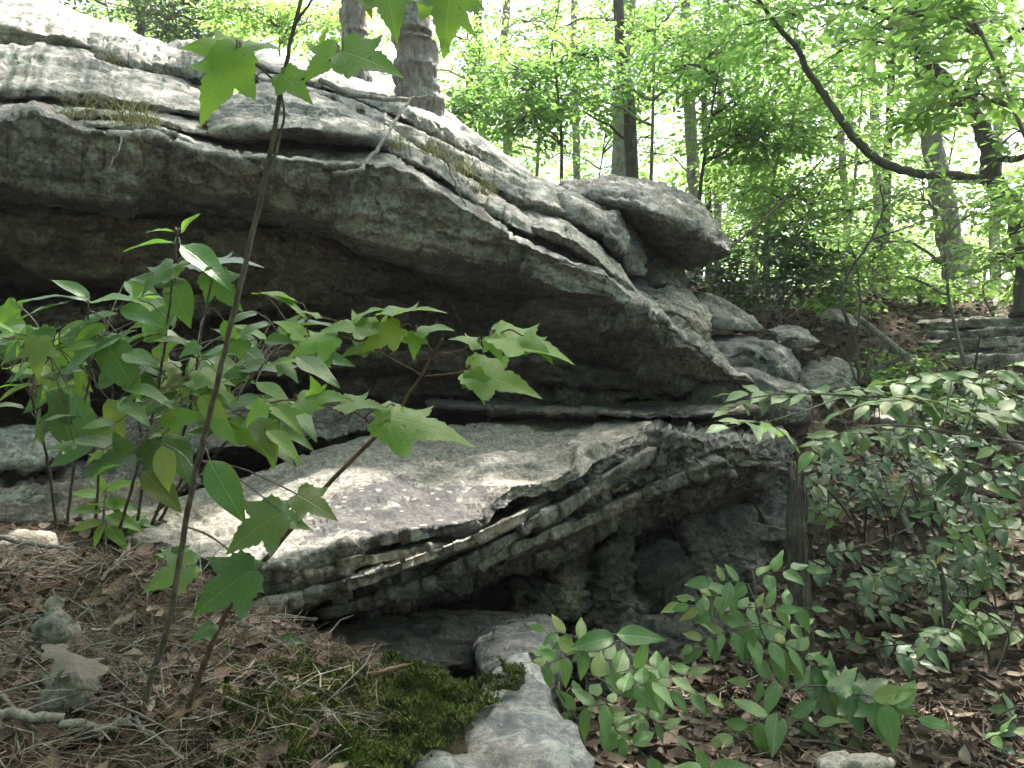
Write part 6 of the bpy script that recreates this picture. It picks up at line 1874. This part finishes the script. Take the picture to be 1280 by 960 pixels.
DEAD = []
for tone, a_, b_ in (('dark brown', (0.055, 0.038, 0.028), (0.10, 0.07, 0.05)), ('mid brown', (0.13, 0.088, 0.06), (0.20, 0.14, 0.10)), ('pale tan', (0.25, 0.19, 0.14), (0.36, 0.30, 0.24))):
    m_ = dead_mat('dead_leaf_' + tone.replace(' ', '_'), a_, b_)
    DEAD += [('lobed', tone, outline_leaf('dead_leaf', OAK_HALF, 0.35, 0.25, -0.5, m_, 0, 0.3, 0.3)), ('lobed', tone, outline_leaf('dead_leaf', OAK_HALF, -0.3, -0.25, 0.8, m_, 0, -0.3, 0.2)),
             ('oval', tone, ovate_leaf('dead_leaf', 0.24, 0.5, 0.3, -1.0, m_, 5, 0.25)), ('oval', tone, ovate_leaf('dead_leaf', 0.28, -0.4, -0.3, 1.0, m_, 5, 0.3)), ('narrow rolled', tone, ovate_leaf('dead_leaf', 0.19, 0.2, 0.4, 2.6, m_, 5, 0.2))]


def in_stone(x, y):
    return (-0.48 < x < 0.42 and y < 2.4 and x > -0.12 - 0.17 * (2.35 - y) and x < 0.10 + 0.17 * (2.35 - y))


def lay_leaves(n, area, label, group, size, seed):
    rnd = random.Random(seed)
    k = 0
    tries = 0
    while k < n and tries < n * 30:
        tries += 1
        x, y = area(rnd)
        if in_stone(x, y):
            continue
        z = gz(x, y) + 0.012
        shp, tone, me = rnd.choice(DEAD)
        o = bpy.data.objects.new('dead_leaf', me)
        COL.objects.link(o)
        nn = gnormal(np.array([x]), np.array([y]))[0]
        N = np.array([nn + np.array([rnd.gauss(0, .3), rnd.gauss(0, .3), 0])])
        a = rnd.uniform(0, 6.283)
        X, Y, Z = orient(np.array([[math.cos(a), math.sin(a), rnd.gauss(0, .15)]]), N)
        o.rotation_euler = Matrix((X[0], Y[0], Z[0])).transposed().to_euler()
        s = size * rnd.uniform(0.65, 1.3)
        o.scale = (s, s, s * rnd.uniform(0.7, 1.4))
        o.location = (x, y, z)
        tag(o, '%s %s dead leaf %s' % (tone, shp, label), 'dead leaf', '%s %s %s' % (tone, shp, group))
        k += 1


def area_right(r):
    d = r.uniform(2.55, 4.6)
    u = r.uniform(690 if d < 3.4 else 830, 1330)
    return ((u - 640) / F * d, d)


def area_left(r):
    d = r.uniform(1.45, 2.6)
    u = r.uniform(-60, 330)
    return ((u - 640) / F * d, d)


lay_leaves(205, area_right, 'lying in the litter of the gully floor', 'dead leaves on the gully floor', 0.085, 5)
lay_leaves(80, area_left, 'lying among pine needles on the mound', 'dead leaves on the mound', 0.092, 6)
# the big curled oak leaf
DEADGREY = dead_mat('dead_leaf_grey', (0.12, 0.10, 0.085), (0.15, 0.128, 0.108))
oak = bpy.data.objects.new('oak_leaf', outline_leaf('oak_leaf', OAK_HALF, -0.22, 0.15, 0.9, DEADGREY, 1, 0.35, 0.3))
COL.objects.link(oak)
X, Y, Z = orient(np.array([P(160, 842, 1.46) - P(52, 806, 1.54)]), np.array([[0.1, -0.35, 0.9]]))
oak.rotation_euler = Matrix((X[0], Y[0], Z[0])).transposed().to_euler()
oak.location = PV(52, 806, 1.54)
oak.scale = (0.15, 0.15, 0.15)
tag(oak, 'large curled grey oak leaf resting on the mossy stones', 'dead leaf')

# litter too thick to count
def litter_cloud(pts, size, seed, flat=0.45):
    rng = np.random.default_rng(seed)
    n = len(pts)
    x, y = pts[:, 0], pts[:, 1]
    z = ground(x, y) + rng.uniform(0.0, 0.03, n)
    N = gnormal(x, y) + rng.normal(0, flat, (n, 3))
    a = rng.uniform(0, 6.283, n)
    T = np.stack([np.cos(a), np.sin(a), rng.normal(0, 0.25, n)], 1)
    X, Y, Z = orient(T, N)
    lv = np.array([(0, 0, 0.10), (0.26, 0.22, 0.0), (0.22, 0.65, -0.04), (0, 1.0, 0.12), (-0.22, 0.62, 0.10), (-0.24, 0.28, 0.14), (0, 0.3, -0.06), (0, 0.65, -0.08)])
    sz = size * rng.uniform(0.5, 1.3, n)
    V = np.stack([x, y, z], 1)[:, None] + sz[:, None, None] * (lv[None, :, 0:1] * X[:, None] + lv[None, :, 1:2] * Y[:, None] + lv[None, :, 2:3] * Z[:, None] * rng.uniform(0.4, 1.8, n)[:, None, None])
    q = np.array([(0, 1, 6, 6), (1, 2, 7, 6), (2, 3, 7, 7), (3, 4, 7, 7), (4, 5, 6, 7), (5, 0, 6, 6)])
    tri = np.array([(0, 1, 6), (1, 2, 7), (1, 7, 6), (2, 3, 7), (3, 4, 7), (4, 5, 6), (4, 6, 7), (5, 0, 6)])
    Fc = ((np.arange(n) * 8)[:, None, None] + tri[None]).reshape(-1, 3)
    return V.reshape(-1, 3), Fc


rng = np.random.default_rng(8)
n = 15000
d = 2.3 + 10.5 * rng.random(n) ** 1.5
u = rng.uniform(640, 1420, n)
pr = np.stack([(u - 640) / F * d, d], 1)
pr = pr[~((pr[:, 0] < 0.42) & (pr[:, 1] < 2.45))]
V, Fc = litter_cloud(pr, 0.085, 3)
tag(mesh_obj('leaf_litter', V, Fc, MAT['litter'], smooth=False), 'brown leaf litter covering the gully floor and bank', 'leaf litter', kind='stuff')
n = 1500
d = rng.uniform(1.3, 3.0, n); u = rng.uniform(-150, 420, n)
pl_ = np.stack([(u - 640) / F * d, d], 1)
V, Fc = litter_cloud(pl_, 0.05, 4, 0.6)
tag(mesh_obj('leaf_litter', V, Fc, MAT['litter'], smooth=False), 'broken leaf litter scattered over the mound', 'leaf litter', kind='stuff')
n = 5000
y_ = rng.uniform(5.6, 14, n); x_ = rng.uniform(-5, 2, n)
V, Fc = litter_cloud(np.stack([x_, y_], 1), 0.09, 5)
tag(mesh_obj('leaf_litter', V, Fc, MAT['litter'], smooth=False), 'leaf litter on the ground behind the top of the outcrop', 'leaf litter', kind='stuff')


# pine needles: thin bent ribbons
def needles(n, areafn, seed, L, mat, label, lift=0.03, width=0.0009):
    rng = np.random.default_rng(seed)
    u, d = areafn(rng, n)
    x, y = (u - 640) / F * d, d
    keep = ~((x > -0.10 - 0.26 * (2.35 - y)) & (y < 2.4) & (x < 0.5))
    keep &= ~((u > 350 + rng.normal(0, 40, n)) & (u < 640) & (d < 2.0) & (rng.random(n) < 0.62))
    x, y = x[keep], y[keep]
    n = len(x)
    z = ground(x, y) + rng.uniform(0.002, lift, n)
    a = rng.uniform(0, 6.283, n)
    T = np.stack([np.cos(a), np.sin(a), rng.normal(0.0, 0.42, n)], 1)
    N = gnormal(x, y) + rng.normal(0, 0.5, (n, 3))
    X, Y, Z = orient(T, N)
    ln = L * rng.uniform(0.4, 1.2, n)
    c = np.stack([x, y, z], 1)
    rows = []
    bend = rng.normal(0, 0.22, n)
    for t in (0.0, 0.5, 1.0):
        p = c + Y * (ln * (t - 0.5))[:, None] + X * (bend * ln * (t - .5) ** 2)[:, None] + Z * (-0.25 * ln * (t - .5) ** 2)[:, None]
        w = width * (1 - 0.5 * abs(t - .5))
        rows.append(p - X * w); rows.append(p + X * w)
    V = np.stack(rows, 1).reshape(-1, 3)
    q = np.array([(0, 1, 3, 2), (2, 3, 5, 4)])
    Fc = ((np.arange(n) * 6)[:, None, None] + q[None]).reshape(-1, 4)
    tag(mesh_obj('pine_needle_litter', V, Fc, mat, smooth=False), label, 'pine needles', kind='stuff')


def needle_mat():
    k = NM('pine_needle')
    r = k.n('ShaderNodeNewGeometry').outputs['Random Per Island']
    c = k.ramp(r, [(0.0, (0.04, 0.028, 0.02)), (0.45, (0.085, 0.055, 0.037)), (0.75, (0.16, 0.11, 0.074)), (0.94, (0.22, 0.17, 0.125)), (1.0, (0.38, 0.33, 0.27))])
    k.surface(c, 0.6, None, 0.3)
    return k.m


MAT['needle'] = needle_mat()
needles(14000, lambda r, n: (r.uniform(-120, 480, n), 1.25 + 1.6 * r.random(n)), 41, 0.10, MAT['needle'], 'brown pine needles strewn over the mound in front of the outcrop', 0.06, 0.00055)
needles(2600, lambda r, n: (r.uniform(860, 1300, n), r.uniform(2.4, 3.4, n)), 42, 0.13, MAT['needle'], 'dry needles and grass stems on the lower gully bank', 0.05, 0.0013)


# moss
def moss():
    rng = np.random.default_rng(51)
    n = 170000
    u = rng.uniform(280, 655, n); d = rng.uniform(1.4, 2.25, n)
    x, y = (u - 640) / F * d, d
    q = np.stack([x, y, np.zeros(n)], 1)
    m = fbm(q * 7.0, 4, 88)
    zg = ground(x, y)
    vv = 480 + (CAMZ - zg) / d * F
    xe = -0.02 - 0.40 * (2.1 - y) + 0.05 * m
    edge = rng.random(n) > smooth01((x - xe + 0.03) / 0.07)
    zg = np.maximum(zg, np.where((x > xe - 0.05) & (y < 2.3), 0.735, zg))
    keep = (m + 0.35 * rng.normal(0, 0.5, n) + np.clip((vv - 845) / 50, -0.8, 0.45) + np.clip((u - 330) / 120, -0.5, 0.2) > 0.12) & edge
    x, y, z, m = x[keep], y[keep], zg[keep], m[keep]
    n = len(x)
    lump = fbm(np.stack([x, y, np.zeros(n)], 1) * 22, 3, 89)
    z = z + 0.004 + 0.034 * np.clip(lump + 0.25, 0, 1.2)
    h = rng.uniform(0.005, 0.013, n)
    a = rng.uniform(0, 6.283, n)
    w = 0.0026
    lean = rng.normal(0, 0.6, (n, 2)) * h[:, None]
    p = np.stack([x, y, z], 1)
    s = np.stack([np.cos(a) * w, np.sin(a) * w, np.zeros(n)], 1)
    V = np.stack([p - s, p + s, p + np.stack([lean[:, 0], lean[:, 1], h], 1)], 1).reshape(-1, 3)
    Fc = np.arange(n * 3).reshape(n, 3)
    k = NM('moss_green')
    r = k.n('ShaderNodeNewGeometry').outputs['Random Per Island']
    c = k.ramp(r, [(0.0, (0.022, 0.030, 0.009)), (0.55, (0.055, 0.072, 0.020)), (0.9, (0.10, 0.115, 0.035)), (1.0, (0.17, 0.15, 0.07))])
    mo = k.noise(k.coord(), 16, 4, 0.6)
    c = k.mix(k.ramp(mo, [(0.42, 0.0), (0.62, 0.8)]), c, (0.115, 0.15, 0.03))
    c = k.mix(k.ramp(k.noise(k.coord(), 9, 3, 0.6), [(0.55, 0.0), (0.68, 0.7)]), c, (0.05, 0.035, 0.02))
    k.surface(c, 0.8, None, 0.2)
    tag(mesh_obj('moss', V, Fc, k.m, smooth=False), 'cushions of green moss at the edge of the footpath stone', 'moss', kind='stuff')


moss()


# broken twigs and dry stalks tangled over the mound
tg = Geo()
rt = random.Random(1234)
for i in range(420):
    d_ = rt.uniform(1.35, 2.6)
    u_ = rt.uniform(-80, 420)
    x_, y_ = (u_ - 640) / F * d_, d_
    z_ = gz(x_, y_) + rt.uniform(0.0, 0.05)
    a_ = rt.uniform(0, 6.283)
    L_ = rt.uniform(0.04, 0.20)
    dr = Vector((math.cos(a_), math.sin(a_), rt.gauss(0, 0.35))).normalized()
    p0 = Vector((x_, y_, z_))
    p2 = p0 + dr * L_
    p1 = (p0 + p2) / 2 + Vector((rt.gauss(0, .02), rt.gauss(0, .02), rt.uniform(0, .02)))
    tg.tube([p0, p1, p2], [rt.uniform(.001, .003), .0018, .001], 4, cap=False)
tag(tg.build('twig_litter', MAT['stick']), 'tangle of thin broken twigs strewn over the mound', 'twigs', kind='stuff')

# ------------------------------------------------------------------ thin haze volume added to imitate lens veil over the far trees
bm = bmesh.new()
bmesh.ops.create_cube(bm, size=1.0)
me = bpy.data.meshes.new('haze')
bm.to_mesh(me)
bm.free()
hz = bpy.data.objects.new('haze', me)
COL.objects.link(hz)
ZLO = float(GZ.min()) - 1.0
hz.scale = (gx[-1] - gx[0] + 4, gy[-1] - gy[0] + 4, 26 - ZLO)
hz.location = ((gx[-1] + gx[0]) / 2, (gy[-1] + gy[0]) / 2, (26 + ZLO) / 2)
hm = NM('veil_haze')
pv = hm.n('ShaderNodeVolumePrincipled')
pv.inputs['Color'].default_value = (0.92, 0.96, 0.94, 1)
pv.inputs['Density'].default_value = 0.0021
pv.inputs['Anisotropy'].default_value = 0.3
hm.l(pv.outputs[0], hm.out.inputs['Volume'])
me.materials.append(hm.m)
tag(hz, 'thin pale haze added in place of lens veil over the wood', 'haze', kind='stuff')
